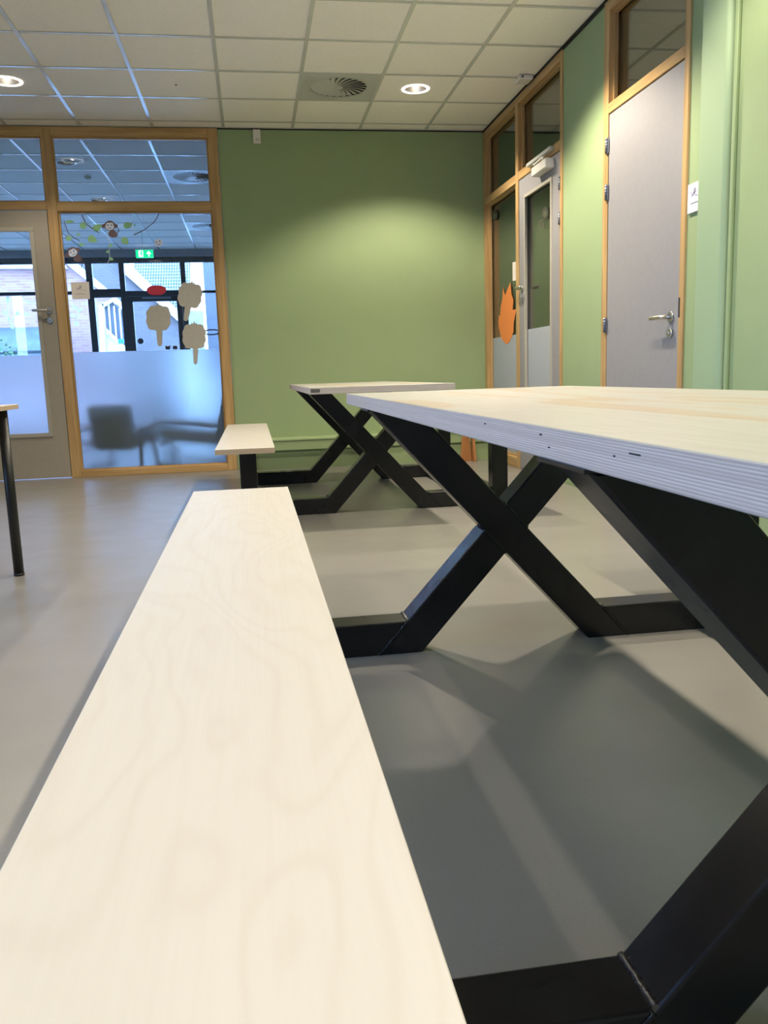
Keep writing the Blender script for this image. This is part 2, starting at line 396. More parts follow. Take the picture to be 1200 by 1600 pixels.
# dark rooms behind the right wall
b = NB(); box(b, 4.6, 4.7, 3.4, YB + 0.1, 0, ZC + 0.25); box(b, RW1, 4.7, YB, YB + 0.1, 0, ZC + 0.25); box(b, RW1, 4.7, 3.4, 3.5, 0, ZC + 0.25); box(b, RW1, 4.7, 5.45, 5.55, 0, ZC + 0.25)
obj('wall_side_rooms', b, m_green, label='green walls of the unlit rooms behind the right wall', **ST)
b = NB(); box(b, RW1, 4.7, 3.4, YB + 0.1, ZC, ZC + 0.1); obj('ceiling_side_rooms', b, m_tile, label='ceiling of the unlit side rooms', **ST)

# ceilings with real tiles
def ceiling(name, x0, x1, y0, y1, gx, gy, holes, vents, label):
    b = NB(); box(b, x0 - 0.05, x1 + 0.05, y0, y1, ZC + 0.22, ZC + 0.30)
    root = obj(name, b, m_plenum, label=label, **ST)
    cache = {}
    i0 = math.floor((x0 - gx) / 0.6); j0 = math.floor((y0 - gy) / 0.6)
    def tile_mesh(xa, xb, ya, yb, hole):
        key = (round(xb - xa, 3), round(yb - ya, 3), hole)
        if key in cache: return cache[key]
        b = NB(); W, H = (xb - xa) / 2, (yb - ya) / 2
        if not hole: box(b, -W, W, -H, H, 0, 0.016, bev=0.002)
        else:
            n = 48; rr = 0.100
            ci = []; co = []
            for k in range(n):
                t = 2 * math.pi * k / n; c, s = math.cos(t), math.sin(t); q = max(abs(c) / W, abs(s) / H)
                ci.append((rr * c, rr * s)); co.append((c / q, s / q))
            for z in (0, 0.016):
                A = [b.verts.new((*p, z)) for p in ci]; B = [b.verts.new((*p, z)) for p in co]
                for k in range(n): b.faces.new([A[k], A[(k + 1) % n], B[(k + 1) % n], B[k]])
        me = bpy.data.meshes.new('ceiling_tile'); bmesh.ops.recalc_face_normals(b, faces=b.faces[:]) ; b.to_mesh(me); b.free()
        if hole:
            for f in me.polygons:
                pass
        me.materials.append(m_tile); cache[key] = me; return me
    i = i0
    while gx + i * 0.6 < x1 - 0.02:
        j = j0
        while gy + j * 0.6 < y1 - 0.02:
            xa, xb = max(gx + i * 0.6, x0), min(gx + i * 0.6 + 0.6, x1); ya, yb = max(gy + j * 0.6, y0), min(gy + j * 0.6 + 0.6, y1)
            cx, cy = gx + i * 0.6 + 0.3, gy + j * 0.6 + 0.3
            if xb - xa > 0.03 and yb - ya > 0.03 and not any(abs(cx - v[0]) < 0.1 and abs(cy - v[1]) < 0.1 for v in vents):
                h = any(abs(cx - v[0]) < 0.1 and abs(cy - v[1]) < 0.1 for v in holes)
                o = bpy.data.objects.new('ceiling_tile', tile_mesh(xa + 0.001, xb - 0.001, ya + 0.001, yb - 0.001, h)); C.objects.link(o)
                o.location = ((xa + xb) / 2, (ya + yb) / 2, ZC + 0.002 + random.uniform(0, 0.0012)); o.parent = root
            j += 1
        i += 1
    i = i0 + 1
    while gx + i * 0.6 < x1 - 0.02:
        bobj('grid_runner', (gx + i * 0.6 - 0.0125, gx + i * 0.6 + 0.0125, y0, y1, ZC - 0.0035, ZC + 0.001), m_bar, root); i += 1
    j = j0 + 1
    while gy + j * 0.6 < y1 - 0.02:
        bobj('grid_cross_bar', (x0, x1, gy + j * 0.6 - 0.0125, gy + j * 0.6 + 0.0125, ZC - 0.002, ZC + 0.0012), m_bar, root); j += 1
    bobj('edge_angle', (x0, x1, y1 - 0.022, y1, ZC - 0.004, ZC), m_bar, root)
    return root
LX = (-1.62, 1.38, -4.62); LY = (6.75, 4.95, 3.15, 1.35, -0.45)
lights_main = [(x, y) for x in LX for y in LY]
GX, GY = -0.12, 7.65
ceiling('ceiling', XL, XR, YF, YB, GX, GY, lights_main, [(0.78, 6.75)], 'suspended ceiling of square cream tiles in a white grid')
NL = [(-1.62, 9.07), (-1.62, 10.83)]; NV = [(-0.50, 9.67), (-0.50, 12.67)]
ceiling('ceiling_beyond', XN0, XN1, BW1, YN, -0.20 - 0.0, 9.37, [(-1.70, 9.07), (-1.70, 10.87)], [(-0.50, 9.67), (-0.50, 12.67)], 'suspended tile ceiling of the room beyond the glass, blue with daylight')
# dark joint along the right wall, pale line on the back wall
b = NB(); box(b, XR - 0.012, XR, 3.6, YB, ZC - 0.026, ZC - 0.003); obj('trim_1', b, m_dark, label='thin black shadow joint between ceiling and right wall', **ST)
b = NB(); box(b, -0.175, XR - 0.012, YB - 0.004, YB, ZC - 0.014, ZC - 0.004); obj('trim_2', b, m_dark, label='thin dark joint where back wall meets the ceiling', **ST)

# boxed duct along the foot of the back wall
b = NB(); prism(b, [(YB, 0.285), (YB - 0.17, 0.285), (YB - 0.18, 0.275), (YB - 0.18, 0.262), (YB - 0.172, 0.258), (YB - 0.172, 0.175), (YB - 0.150, 0.17), (YB - 0.150, 0.0), (YB, 0.0)], 'x', -0.03, XR)  # lower face set back, a step added so the ledge shades it
obj('baseboard_back', b, m_green, label='green boxed pipe casing along the foot of the back wall', **ST)
def wedge(name, x, y, label):
    b = NB(); prism(b, [(y, 0.0), (y - 0.045, 0.0), (y - 0.045, 0.05), (y - 0.01, 0.24), (y, 0.24)], 'x', x - 0.02, x + 0.02, bev=0.003)
    t = obj(name, b, m_wedge, label=label, cat='wedge')
    return t
# upright wooden pieces in front of the casing
b = NB(); prism(b, [(-0.035, 0.0), (-0.005, 0.0), (-0.012, 0.20), (-0.036, 0.20)], 'y', YB - 0.205, YB - 0.182, bev=0.002); o = obj('wooden_strip', b, m_wedge, label='narrow brown wooden strip at the left end of the green casing', cat='wooden strip')
we = empty('wooden_wedge', (1.99, YB - 0.3, 0), 'orange brown wooden wedge stand on the floor by the right corner', 'wedge')
b = NB(); prism(b, [(1.90, 0.0), (2.01, 0.0), (1.985, 0.30), (1.93, 0.30)], 'y', YB - 0.225, YB - 0.205, bev=0.002); obj('wedge_board', b, m_wedge, we)
b = NB(); prism(b, [(YB - 0.31, 0.0), (YB - 0.205, 0.0), (YB - 0.205, 0.30), (YB - 0.245, 0.30)], 'x', 2.01, 2.035, bev=0.002); obj('wedge_side', b, m_wedge, we)

# column and pipe casing in front of the right wall
b = NB()
pts = [(XR, 3.83), (2.13, 3.83), (2.13, 3.66)]
for k in range(7):
    t = math.pi + k / 6 * math.pi / 2
    pts.append((2.155 + 0.025 * math.cos(t), 3.635 + 0.025 * math.sin(t)))
pts += [(XR, 3.61)]
prism(b, pts, 'z', 0, ZC - 0.003)
obj('column_right', b, m_green2, label='green boxed column beside the door sign', **ST)
b = NB(); box(b, 2.150, 2.168, 3.575, 3.60, 0, ZC - 0.003, bev=0.004); obj('trim_3', b, m_green, label='thin green upright trim beside the column', **ST)

# ------------------------------------------------------------------ back glazed partition
def card_logo(bm, cx, cz, s, plane, d):
    """little swirl logo and one line of print as raised strokes on a card"""
    pts = [(-0.16, 0.10), (-0.12, -0.02), (-0.04, 0.02), (0.0, 0.16), (0.05, 0.2), (0.08, 0.1), (0.0, 0.04)]
    P = lambda u, v: (cx + u * s, d, cz + v * s) if plane == 'y' else (d, cx - u * s, cz + v * s)
    tube(bm, [P(*q) for q in pts], 0.012 * s + 0.0006, n=5)
    for k in range(3): tube(bm, [P(0.03 + 0.1 * k, -0.02 - 0.03 * k), P(0.10 + 0.1 * k, -0.02 - 0.03 * k)], 0.01 * s, n=4)
    for k in range(6): tube(bm, [P(-0.2 + 0.075 * k, -0.24), P(-0.145 + 0.075 * k, -0.24)], 0.012 * s, n=4)

W1 = empty('window_1', (-0.9, YB + 0.05, 0), 'oak framed glazed partition with frosted lower pane and paper cutouts', kind='structure')
FY0, FY1 = YB - 0.022, YB + 0.10
bobj('frame_post', (-0.262, -0.178, FY0, FY1, 0, 2.992), m_oak_z, W1, bev=0.003)
bobj('frame_post', (-1.652, -1.568, FY0, FY1, 0, 2.992), m_oak_z, W1, bev=0.003)
bobj('frame_post', (-2.665, -2.59, FY0, FY1, 0, 2.992), m_oak_z, W1, bev=0.003)
bobj('frame_rail', (-1.568, -0.262, FY0, FY1, 2.915, 2.992), m_oak_x, W1, bev=0.003)
bobj('frame_rail', (-2.59, -1.652, FY0, FY1, 2.915, 2.992), m_oak_x, W1, bev=0.003)
bobj('frame_rail', (-1.568, -0.262, FY0, FY1, 2.305, 2.378), m_oak_x, W1, bev=0.003)
bobj('frame_rail', (-2.59, -1.652, FY0, FY1, 2.318, 2.385), m_oak_x, W1, bev=0.003)
bobj('frame_rail', (-1.568, -0.262, FY0, FY1, 0.0, 0.058), m_oak_x, W1, bev=0.003)
def beads(root, x0, x1, z0, z1, wd=0.014):
    for d in ((x0, x1, z1 - wd, z1), (x0, x1, z0, z0 + wd)): bobj('glazing_bead', (d[0], d[1], YB + 0.005, YB + 0.03, d[2], d[3]), m_oak_x, root)
    for d in ((x0, x0 + wd), (x1 - wd, x1)): bobj('glazing_bead', (d[0], d[1], YB + 0.006, YB + 0.031, z0 + wd, z1 - wd), m_oak_z, root)
for (x0, x1, z0, z1) in ((-1.568, -0.262, 2.378, 2.915), (-2.59, -1.652, 2.385, 2.915), (-1.568, -0.262, 0.058, 2.305)):
    beads(W1, x0, x1, z0, z1)
    bobj('pane', (x0 + 0.005, x1 - 0.005, YB + 0.040, YB + 0.044, z0 + 0.005, z1 - 0.005), m_glass, W1)
bobj('frost_film', (-1.563, -0.267, YB + 0.0362, YB + 0.0395, 0.063, 1.112), m_frost, W1, label='frosted film on the lower pane')

# stickers on the pane: flat vinyl, built as thin shapes on the glass
GYP = YB + 0.0355
def flat(name, pts, m, parent=None, Y=GYP, th=0.0012, **k):
    b = NB(); P = [onY(x, y, Y) for x, y in pts]
    prism(b, [(p.x, p.z) for p in P], 'y', Y - th, Y, 0); return obj(name, b, m, parent, **k)
def strip(pts, wpx):
    P = [Vector((x, y)) for x, y in pts]; Lf, Rt = [], []
    for i, p in enumerate(P):
        d = (P[min(i + 1, len(P) - 1)] - P[max(i - 1, 0)]).normalized(); n = Vector((-d.y, d.x)) * wpx / 2
        Lf.append(tuple(p + n)); Rt.append(tuple(p - n))
    return Lf + Rt[::-1]
def leaf(cx, cy, a, b_, ang, n=14):
    out = []
    for k in range(n):
        t = 2 * math.pi * k / n; x = a * math.cos(t); y = b_ * math.sin(t) * (1 - 0.35 * math.cos(t))
        out.append((cx + x * math.cos(ang) - y * math.sin(ang), cy + x * math.sin(ang) + y * math.cos(ang)))
    return out
def disc(cx, cy, a, b_=None, n=18):
    b_ = b_ or a; return [(cx + a * math.cos(2 * math.pi * k / n), cy + b_ * math.sin(2 * math.pi * k / n)) for k in range(n)]
leaves = [(152.3, 355.5, 7.4, 5.4, -0.5, 'beside the brown branch'), (144.5, 374, 7.8, 5.6, 0.5, 'below the top monkey, pointing right'), (199.8, 352, 7, 5, -0.1, 'right of the top monkey'),
          (195.5, 376.7, 7, 5.2, 0.9, 'pointing down beside the long vine'), (130.4, 352, 6, 5, -0.7, 'between the two brown branches'), (107.7, 372.5, 4.8, 4.2, 0.3, 'lowest at the left frame'),
          (109, 346.3, 6.6, 2.3, 0, 'flat and narrow, topmost at the left'), (122.6, 366.5, 3, 2.2, 0, 'small one in the left cluster'), (127.5, 382, 4.3, 2.4, 0.2, 'small one above the left monkey')]
for (x, y, a, c, t, wds) in leaves:
    flat('leaf_sticker', leaf(x, y, a, c, t), m_leafp, label='pale green leaf sticker on the glass, ' + wds, cat='sticker', group='leaf stickers on the glass')
for pts, wd, mm, lab in (([(100, 344), (103, 355), (107, 364), (116, 372), (124, 376)], 1.1, m_brownv, 'thin brown branch sticker nearest the left frame'),
                   ([(128, 336), (131, 343), (135, 350), (144, 357), (155, 364)], 1.3, m_brownv, 'brown branch sticker curving down to the top monkey'),
                   ([(248, 333.8), (245, 341), (240, 348), (226, 359), (209, 367)], 1.3, m_brownv, 'brown branch sticker curving down from the right top')):
    flat('branch_sticker', strip(pts, wd), mm, label=lab, cat='sticker', group='branch stickers on the glass')
for pts, lv, lab in (([(168, 362.6), (169.5, 375), (170.7, 386.7), (171.4, 401), (170, 408), (166.5, 413.6)], [(172.9, 383.5, 3.2, 2.3, -0.3), (168.4, 393.3, 2.7, 2.2, 3.0), (174, 404.8, 3.3, 2.6, 0.4)], 'thin pale vine sticker hanging from the top monkey'),
                 ([(207.6, 342.7), (205.4, 354), (210.4, 365.4), (215, 377), (218.9, 386.7)], [(210, 352, 1.8, 1.4, 0)], 'thin pale vine sticker hanging down to the exit sign')):
    v = empty('vine_sticker', onY(*pts[0], GYP), lab, 'sticker', 'vine stickers on the glass')
    flat('stem', strip(pts, 0.9), m_leafw, v)
    for q in lv: flat('leaf', leaf(*q), m_leafp, v)
def monkey(fx, fy, r, bx, by, tail, lab, tilt=0.0, Y=GYP, faint=False):
    e = empty('monkey_sticker', onY(fx, fy, Y), lab, 'sticker')
    y1, y2, y3 = Y - 0.0014, Y - 0.0028, Y - 0.0042
    c, s = math.cos(tilt), math.sin(tilt)
    R = lambda x, y: (fx + x * c - y * s, fy + x * s + y * c)
    if not faint:
        flat('head', [R(x, y) for x, y in disc(0, -0.5, r * 1.15, r * 1.05)], m_brownv, e, Y)
        flat('ear', [R(x, y) for x, y in disc(-r * 1.25, 0, r * 0.42)], m_brownv, e, y1)
        flat('ear', [R(x, y) for x, y in disc(r * 1.25, 0, r * 0.42)], m_brownv, e, y1)
        flat('body', leaf(bx, by, r * 1.0, r * 0.75, 0.4), m_brownv, e, Y)
        flat('tail', strip(tail, 1.2), m_brownv, e, Y)
    face = []
    for k in range(24):
        t = 2 * math.pi * k / 24; q = 1 - 0.16 * math.cos(2 * t) * (1 if math.sin(t) < 0 else 0.2)
        q *= 0.80 if abs(math.sin(t) + 1) < 0.06 else 1
        face.append(R(r * 0.95 * q * math.cos(t), r * 0.80 * q * math.sin(t) + 0.3))
    flat('face', face, m_facev, e, y2)
    for sgn in (-1, 1): flat('eye', [R(x, y) for x, y in disc(sgn * r * 0.36, -r * 0.2, r * 0.13, n=10)], m_eyev, e, y3)
    flat('mouth', strip([R(-r * 0.3, r * 0.36), R(0, r * 0.5), R(r * 0.3, r * 0.36)], 0.7), m_eyev, e, y3)
monkey(171.4, 353.2, 7.6, 177, 365.5, [(183, 364), (186, 361), (184, 356)], 'brown monkey sticker hanging from the branch, topmost of the three')
monkey(113.6, 394.6, 7.6, 122, 404, [(126, 403), (129, 410), (127, 419), (124, 421)], 'tilted brown monkey sticker by the left frame above the card', -0.5)
monkey(247.5, 378.9, 7.6, 256, 386, [], 'pale monkey face sticker at the right, above the red oval', -0.35, faint=True)
# paper flowers
def paper_flower(cx, cy, rx, ry, stem, tilt, lab):
    e = empty('paper_cutout', onY(cx, cy, GYP), lab, 'paper cutout', 'cream paper cutouts on the glass')
    pts = []; n = 72; random.seed(int(cx))
    ph = random.uniform(0, 6)
    for k in range(n):
        t = 2 * math.pi * k / n; q = (abs(math.cos(t)) ** 3.2 + abs(math.sin(t)) ** 3.2) ** (-1 / 3.2)
        q *= 1 + 0.075 * abs(math.sin(5 * t + ph)) - 0.045 + random.uniform(-0.008, 0.008)
        pts.append((cx + q * rx * math.cos(t + tilt), cy + q * ry * math.sin(t + tilt)))
    flat('paper_head', pts, m_paper, e, Y=GYP, th=0.0015)
    flat('paper_stem', stem, m_paper, e, Y=GYP - 0.0016, th=0.0015)
    tx, ty = cx + ry * math.sin(tilt) , cy - ry * math.cos(tilt)
    flat('paper_tuft', [(tx - 4, ty + 3), (tx - 5, ty - 3), (tx - 2, ty), (tx, ty - 5), (tx + 2, ty), (tx + 5, ty - 2.5), (tx + 4, ty + 3)], m_paper, e, Y=GYP - 0.0016, th=0.0015)
paper_flower(247.5, 497, 19, 19.5, [(243.5, 512), (254, 512), (253.5, 538), (251, 541), (248, 541), (246, 538)], 0.0, 'cream paper cutout with a stem, leftmost, below the red oval')
paper_flower(297, 461.5, 18.5, 19.5, [(289, 476), (299.5, 478), (294, 500), (291, 502), (288, 501), (287, 498)], 0.15, 'cream paper cutout with a tilted stem, topmost of the three')
paper_flower(303.5, 525.5, 18, 19.5, [(301, 543), (310, 543), (308.5, 566), (306.5, 569.5), (304, 569), (302.5, 566)], 0.0, 'cream paper cutout overlapping the frosted film, lowest of the three')
ov = [(x, y) for x, y in disc(244.5, 453.5, 15.3, 8.2, 30)]
ov = [(244.5 + (x - 244.5) * (1.0), 453.5 + math.copysign(min(abs(y - 453.5), 7.6), y - 453.5)) for x, y in ov]
flat('red_oval', ov, m_red, label='red paper oval stuck on the glass between the cutouts', cat='paper cutout')
e = empty('name_card', onY(126, 454, GYP), 'cream square name card taped to the glass at the left', 'card')
flat('card_sheet', [(110.2, 441.2), (139, 440.2), (140.8, 467.3), (113.2, 468.0)], m_card, e, th=0.0015)
b = NB(); p_ = onY(125, 452, GYP); card_logo(b, p_.x, p_.z, 0.165, 'y', GYP - 0.003); obj('card_print', b, m_ink, e, kind='stuff')
flat('dark_spots', [(258, 539), (260, 541), (264, 541), (266.5, 539), (265.5, 546), (259, 546)], m_eyev, label='small black bear-ear shaped sticker above the film, left one', cat='sticker', Y=GYP)
flat('dark_spots', [(270, 541), (273, 540), (277, 541), (277.3, 545.5), (270.4, 545.8)], m_eyev, label='small black sticker above the film, right one', cat='sticker', Y=GYP)
for o in list(C.objects):
    if o.name.startswith('dark_spots'): o.name = 'spot_sticker'

# ------------------------------------------------------------------ handle builder
def handle(parent, base, normal, along, z, length=0.125, ln='door_handle', lock=True, lockdz=-0.09, m=None):
    """base: point on the leaf face; normal points into the room; along: direction of the lever"""
    m = m or m_chrome
    n = Vector(normal); a = Vector(along); p = Vector(base) + Vector((0, 0, z))
    b = NB(); cyl(b, p, p + n * 0.009, 0.029, n=24)
    pts = [p + n * 0.008, p + n * 0.042]
    for k in range(5):
        t = k / 4 * math.pi / 2; pts.append(p + n * (0.042 + 0.014 * math.sin(t)) + a * 0.014 * (1 - math.cos(t)))
    pts += [p + n * 0.056 + a * (length * 0.6), p + n * 0.057 + a * length * 0.92, p + n * 0.054 + a * length]
    tube(b, pts, 0.0115, n=12, rs=[0.0115] * (len(pts) - 2) + [0.011, 0.007])
    obj(ln, b, m, parent)
    if lock:
        q = p + Vector((0, 0, lockdz)); b = NB(); cyl(b, q, q + n * 0.011, 0.025, 0.023, n=24)
        cyl(b, q + n * 0.011, q + n * 0.022, 0.010, 0.009, n=14)
        obj('lock_escutcheon', b, m, parent)

# ------------------------------------------------------------------ door_1 (left, glazed)
D1 = empty('door_1', (-2.12, YB, 0), 'warm grey door with a tall glass panel, left of the glazed partition', kind='structure')
dx0, dx1, dz0, dz1 = -2.585, -1.657, 0.008, 2.312
gx0, gx1, gz0, gz1 = -2.44, -1.785, 0.385, 2.165
DY0, DY1 = YB - 0.018, YB + 0.024
b = NB(); box(b, dx0, gx0, DY0, DY1, dz0, dz1); box(b, gx1, dx1, DY0, DY1, dz0, dz1); box(b, gx0, gx1, DY0, DY1, dz0, gz0); box(b, gx0, gx1, DY0, DY1, gz1, dz1)
obj('door_leaf', b, m_doorgrey, D1)
for d in ((gx0, gx1, gz1 - 0.028, gz1 + 0.008), (gx0, gx1, gz0 - 0.008, gz0 + 0.028)): bobj('glazing_bead', (d[0] - 0.008, d[1] + 0.008, DY0 - 0.012, DY0 + 0.012, d[2], d[3]), m_bead, D1, bev=0.003)
for d in ((gx0 - 0.008, gx0 + 0.028), (gx1 - 0.028, gx1 + 0.008)): bobj('glazing_bead', (d[0], d[1], DY0 - 0.012, DY0 + 0.012, gz0 + 0.0285, gz1 - 0.0285), m_bead, D1, bev=0.003)
bobj('pane', (gx0 + 0.004, gx1 - 0.004, YB + 0.006, YB + 0.010, gz0 + 0.004, gz1 - 0.004), m_glass, D1)
bobj('frost_film', (gx0 + 0.02, gx1 - 0.02, YB + 0.0022, YB + 0.0055, gz0 + 0.02, 1.098), m_frost, D1)
handle(D1, (-1.713, DY0, 0), (0, -1, 0), (-1, 0, 0), 1.475, 0.13, lockdz=-0.085)
o = bobj('grey_closer_tip', (-2.2, -1.90, YB - 0.06, YB - 0.022, 2.322, 2.352), m_whitemetal, D1, bev=0.004); o.name = 'door_stop'; o.location.x -= 0.0
# adjust so the tip shows at the left edge of the picture
for v in o.data.vertices: v.co.x -= 0.16

# small wireless sensor at the top of the back wall
e = empty('wall_sensor', (0.165, YB, 2.93), 'small white wall sensor just under the ceiling', 'sensor')
bobj('casing', (0.132, 0.198, YB - 0.035, YB, 2.872, 2.985), m_white, e, bev=0.005)
bobj('grille', (0.150, 0.190, YB - 0.038, YB - 0.034, 2.886, 2.912), m_whitemetal, e, bev=0.001)

# ------------------------------------------------------------------ right glazed partition + door_2
W2 = empty('window_2', (XR + 0.05, 6.8, 0), 'oak framed side window with an orange leaf shape on the glass', kind='structure')
FX0, FX1 = XR - 0.012, XR + 0.115
def rbar(y0, y1, z0, z1, m, root, nm): bobj(nm, (FX0, FX1, y0, y1, z0, z1), m, root, bev=0.003)
rbar(7.755, 7.828, 0, 2.985, m_oak_z, W2, 'frame_post')
rbar(6.802, 6.872, 0, 2.985, m_oak_z, W2, 'frame_post')
rbar(5.832, 5.868, 0, 2.985, m_oak_z, W2, 'frame_post')
rbar(6.872, 7.755, 2.925, 2.985, m_oak_y, W2, 'frame_rail'); rbar(5.868, 6.802, 2.925, 2.985, m_oak_y, W2, 'frame_rail')
rbar(6.872, 7.755, 2.335, 2.405, m_oak_y, W2, 'frame_rail'); rbar(5.868, 6.802, 2.345, 2.41, m_oak_y, W2, 'frame_rail')
rbar(6.872, 7.755, 0, 0.09, m_oak_y, W2, 'frame_rail')
def rbeads(y0, y1, z0, z1, root, wd=0.014):
    X0, X1 = XR + 0.018, XR + 0.04
    for d in ((z1 - wd, z1), (z0, z0 + wd)): bobj('glazing_bead', (X0, X1, y0, y1, d[0], d[1]), m_oak_y, root)
    for d in ((y0, y0 + wd), (y1 - wd, y1)): bobj('glazing_bead', (X0 + 0.001, X1 + 0.001, d[0], d[1], z0 + wd, z1 - wd), m_oak_z, root)
    bobj('pane', (XR + 0.048, XR + 0.052, y0 + 0.004, y1 - 0.004, z0 + 0.004, z1 - 0.004), m_glass, root)
rbeads(6.872, 7.755, 2.405, 2.925, W2); rbeads(5.868, 6.802, 2.41, 2.925, W2); rbeads(6.872, 7.755, 0.09, 2.335, W2)
bobj('frost_film', (XR + 0.0435, XR + 0.0475, 6.878, 7.749, 0.096, 1.135), m_frost2, W2)
GXP = XR + 0.0425
def flatx(name, pts, m, parent=None, X=GXP, th=0.0012, **k):
    b = NB(); P = [onX(x, y, X) for x, y in pts]
    prism(b, [(p.y, p.z) for p in P], 'x', X - th, X, 0); return obj(name, b, m, parent, **k)
fl = [(180, 240), (195, 308), (238, 205), (246, 300), (262, 345), (256, 420), (286, 415), (264, 520), (262, 590), (246, 640), (222, 682), (205, 690), (186, 668), (165, 640), (146, 540), (148, 455), (158, 480), (162, 400), (176, 330)]
flatx('flame_sticker', [(750 + x / 5, 400 + y / 5) for x, y in fl], m_orange, label='orange flame shaped leaf sticker on the side window', cat='sticker')
flatx('name_card', [(801, 410), (808.6, 408.5), (808.6, 438), (801, 439)], m_card, label='small white card on the side window beside the door handle', cat='card')
for (cx, cy, s, lab) in ((773, 336, 6, 'dark monkey outline sticker at the top of the side window'), (852, 333, 7, 'dark monkey outline sticker on the glass of the side door')):
    e = empty('monkey_sticker', onX(cx, cy, GXP), lab, 'sticker')
    X = GXP if cx < 800 else XR - 0.002
    flatx('head', disc(cx, cy, s * 0.8, s * 1.4), mat('dark_olive_vinyl', (0.02, 0.02, 0.012), 0.8), e, X=X)
    flatx('face', disc(cx - 0.4, cy + 1.5, s * 0.5, s * 0.8), mat('olive_grey_vinyl', (0.06, 0.07, 0.035), 0.8), e, X=X - 0.0014)
    flatx('tail', strip([(cx - 4, cy + 10), (cx - 8, cy + 12), (cx - 8, cy + 22), (cx - 3, cy + 24), (cx - 3, cy + 16)], 1.0), m_brownv, e, X=X)

D2 = empty('door_2', (XR, 6.33, 0), 'light grey glazed side door with a door closer', kind='structure')
LX0, LX1 = XR - 0.004, XR + 0.036
y0, y1, z0, z1 = 5.872, 6.798, 0.008, 2.338; a0, a1, c0, c1 = 6.035, 6.645, 0.30, 2.195
b = NB(); box(b, LX0, LX1, y0, a0, z0, z1); box(b, LX0, LX1, a1, y1, z0, z1); box(b, LX0, LX1, a0, a1, z0, c0); box(b, LX0, LX1, a0, a1, c1, z1); obj('door_leaf', b, m_doorblue, D2)
for d in ((c1 - 0.02, c1 + 0.005), (c0 - 0.005, c0 + 0.02)): bobj('glazing_bead', (LX0 - 0.012, LX0 + 0.01, a0 - 0.005, a1 + 0.005, d[0], d[1]), m_bead, D2, bev=0.002)
for d in ((a0 - 0.005, a0 + 0.02), (a1 - 0.02, a1 + 0.005)): bobj('glazing_bead', (LX0 - 0.012, LX0 + 0.01, d[0], d[1], c0 + 0.0205, c1 - 0.0205), m_bead, D2, bev=0.002)
bobj('pane', (XR + 0.014, XR + 0.018, a0 + 0.004, a1 - 0.004, c0 + 0.004, c1 - 0.004), m_glass, D2)
bobj('frost_film', (XR + 0.0095, XR + 0.0135, a0 + 0.01, a1 - 0.01, c0 + 0.01, 1.155), m_frost2, D2)
handle(D2, (LX0, 6.735, 0), (-1, 0, 0), (0, -1, 0), 1.49, 0.125, lockdz=-0.10)
handle(D2, (LX1, 6.735, 0), (1, 0, 0), (0, -1, 0), 1.49, 0.125, lock=False)
def hinge(parent, x, y, z):
    b = NB(); cyl(b, (x, y, z - 0.045), (x, y, z + 0.045), 0.0085, n=12)
    for s in (-1, 1): box(b, x + 0.004, x + 0.0075, y + (0.0 if s > 0 else -0.022), y + (0.022 if s > 0 else 0.0), z - 0.043, z + 0.043)
    h = obj('hinge', b, m_hinge, parent)
    b = NB()
    for k in range(5): cyl(b, (x, y, z - 0.034 + 0.017 * k - 0.0022), (x, y, z - 0.034 + 0.017 * k + 0.0022), 0.0094, n=12)
    obj('hinge_bushing', b, m_hingedk, h)
for z in (2.12, 1.885, 0.3): hinge(D2, XR - 0.015, 5.868, z)
dc = empty('door_closer', (XR - 0.03, 6.2, 2.33), 'white door closer with slide rail at the top of the side door', 'door closer')
bobj('closer_body', (XR - 0.072, XR - 0.0045, 5.99, 6.30, 2.255, 2.322), m_white, dc, bev=0.006)
bobj('slide_rail', (XR - 0.045, XR - 0.0125, 5.98, 6.50, 2.372, 2.398), m_whitemetal, dc, bev=0.003)
b = NB(); tube(b, [(XR - 0.05, 6.1, 2.322), (XR - 0.05, 6.1, 2.348), (XR - 0.045, 6.16, 2.356), (XR - 0.03, 6.36, 2.358), (XR - 0.03, 6.36, 2.371)], 0.008, n=8); obj('closer_arm', b, m_white, dc)

# ------------------------------------------------------------------ door_3, plain
D3 = empty('door_3', (XR, 4.6, 0), 'plain light grey door in an oak frame on the right wall', kind='structure')
rbar(5.062, 5.132, 0, 2.985, m_oak_z, D3, 'frame_post'); rbar(4.105, 4.152, 0, 2.985, m_oak_z, D3, 'frame_post')
rbar(4.152, 5.062, 2.918, 2.985, m_oak_y, D3, 'frame_rail'); rbar(4.152, 5.062, 2.342, 2.40, m_oak_y, D3, 'frame_rail')
rbeads(4.152, 5.062, 2.40, 2.918, D3)
bobj('door_leaf', (XR - 0.006, XR + 0.034, 4.156, 5.056, 0.008, 2.336), m_doorblue, D3, bev=0.002)
handle(D3, (XR - 0.006, 4.235, 0), (-1, 0, 0), (0, 1, 0), 1.088, 0.135, lockdz=-0.085)
bobj('latch_plate', (XR - 0.0135, XR - 0.0118, 4.135, 4.15, 1.08, 1.18), m_hingedk, D3)
for z in (2.16, 1.89, 1.095, 0.25): hinge(D3, XR - 0.018, 5.066, z)
sg = empty('door_sign', (XR, 4.0, 1.65), 'white door sign on the wall beside the green column', 'sign')
bobj('sign_board', (XR - 0.012, XR, 3.90, 4.085, 1.582, 1.722), m_cardw, sg, bev=0.001)
b = NB(); card_logo(b, 4.02, 1.665, 0.16, 'x', XR - 0.0128); obj('sign_print', b, m_ink, sg, kind='stuff')

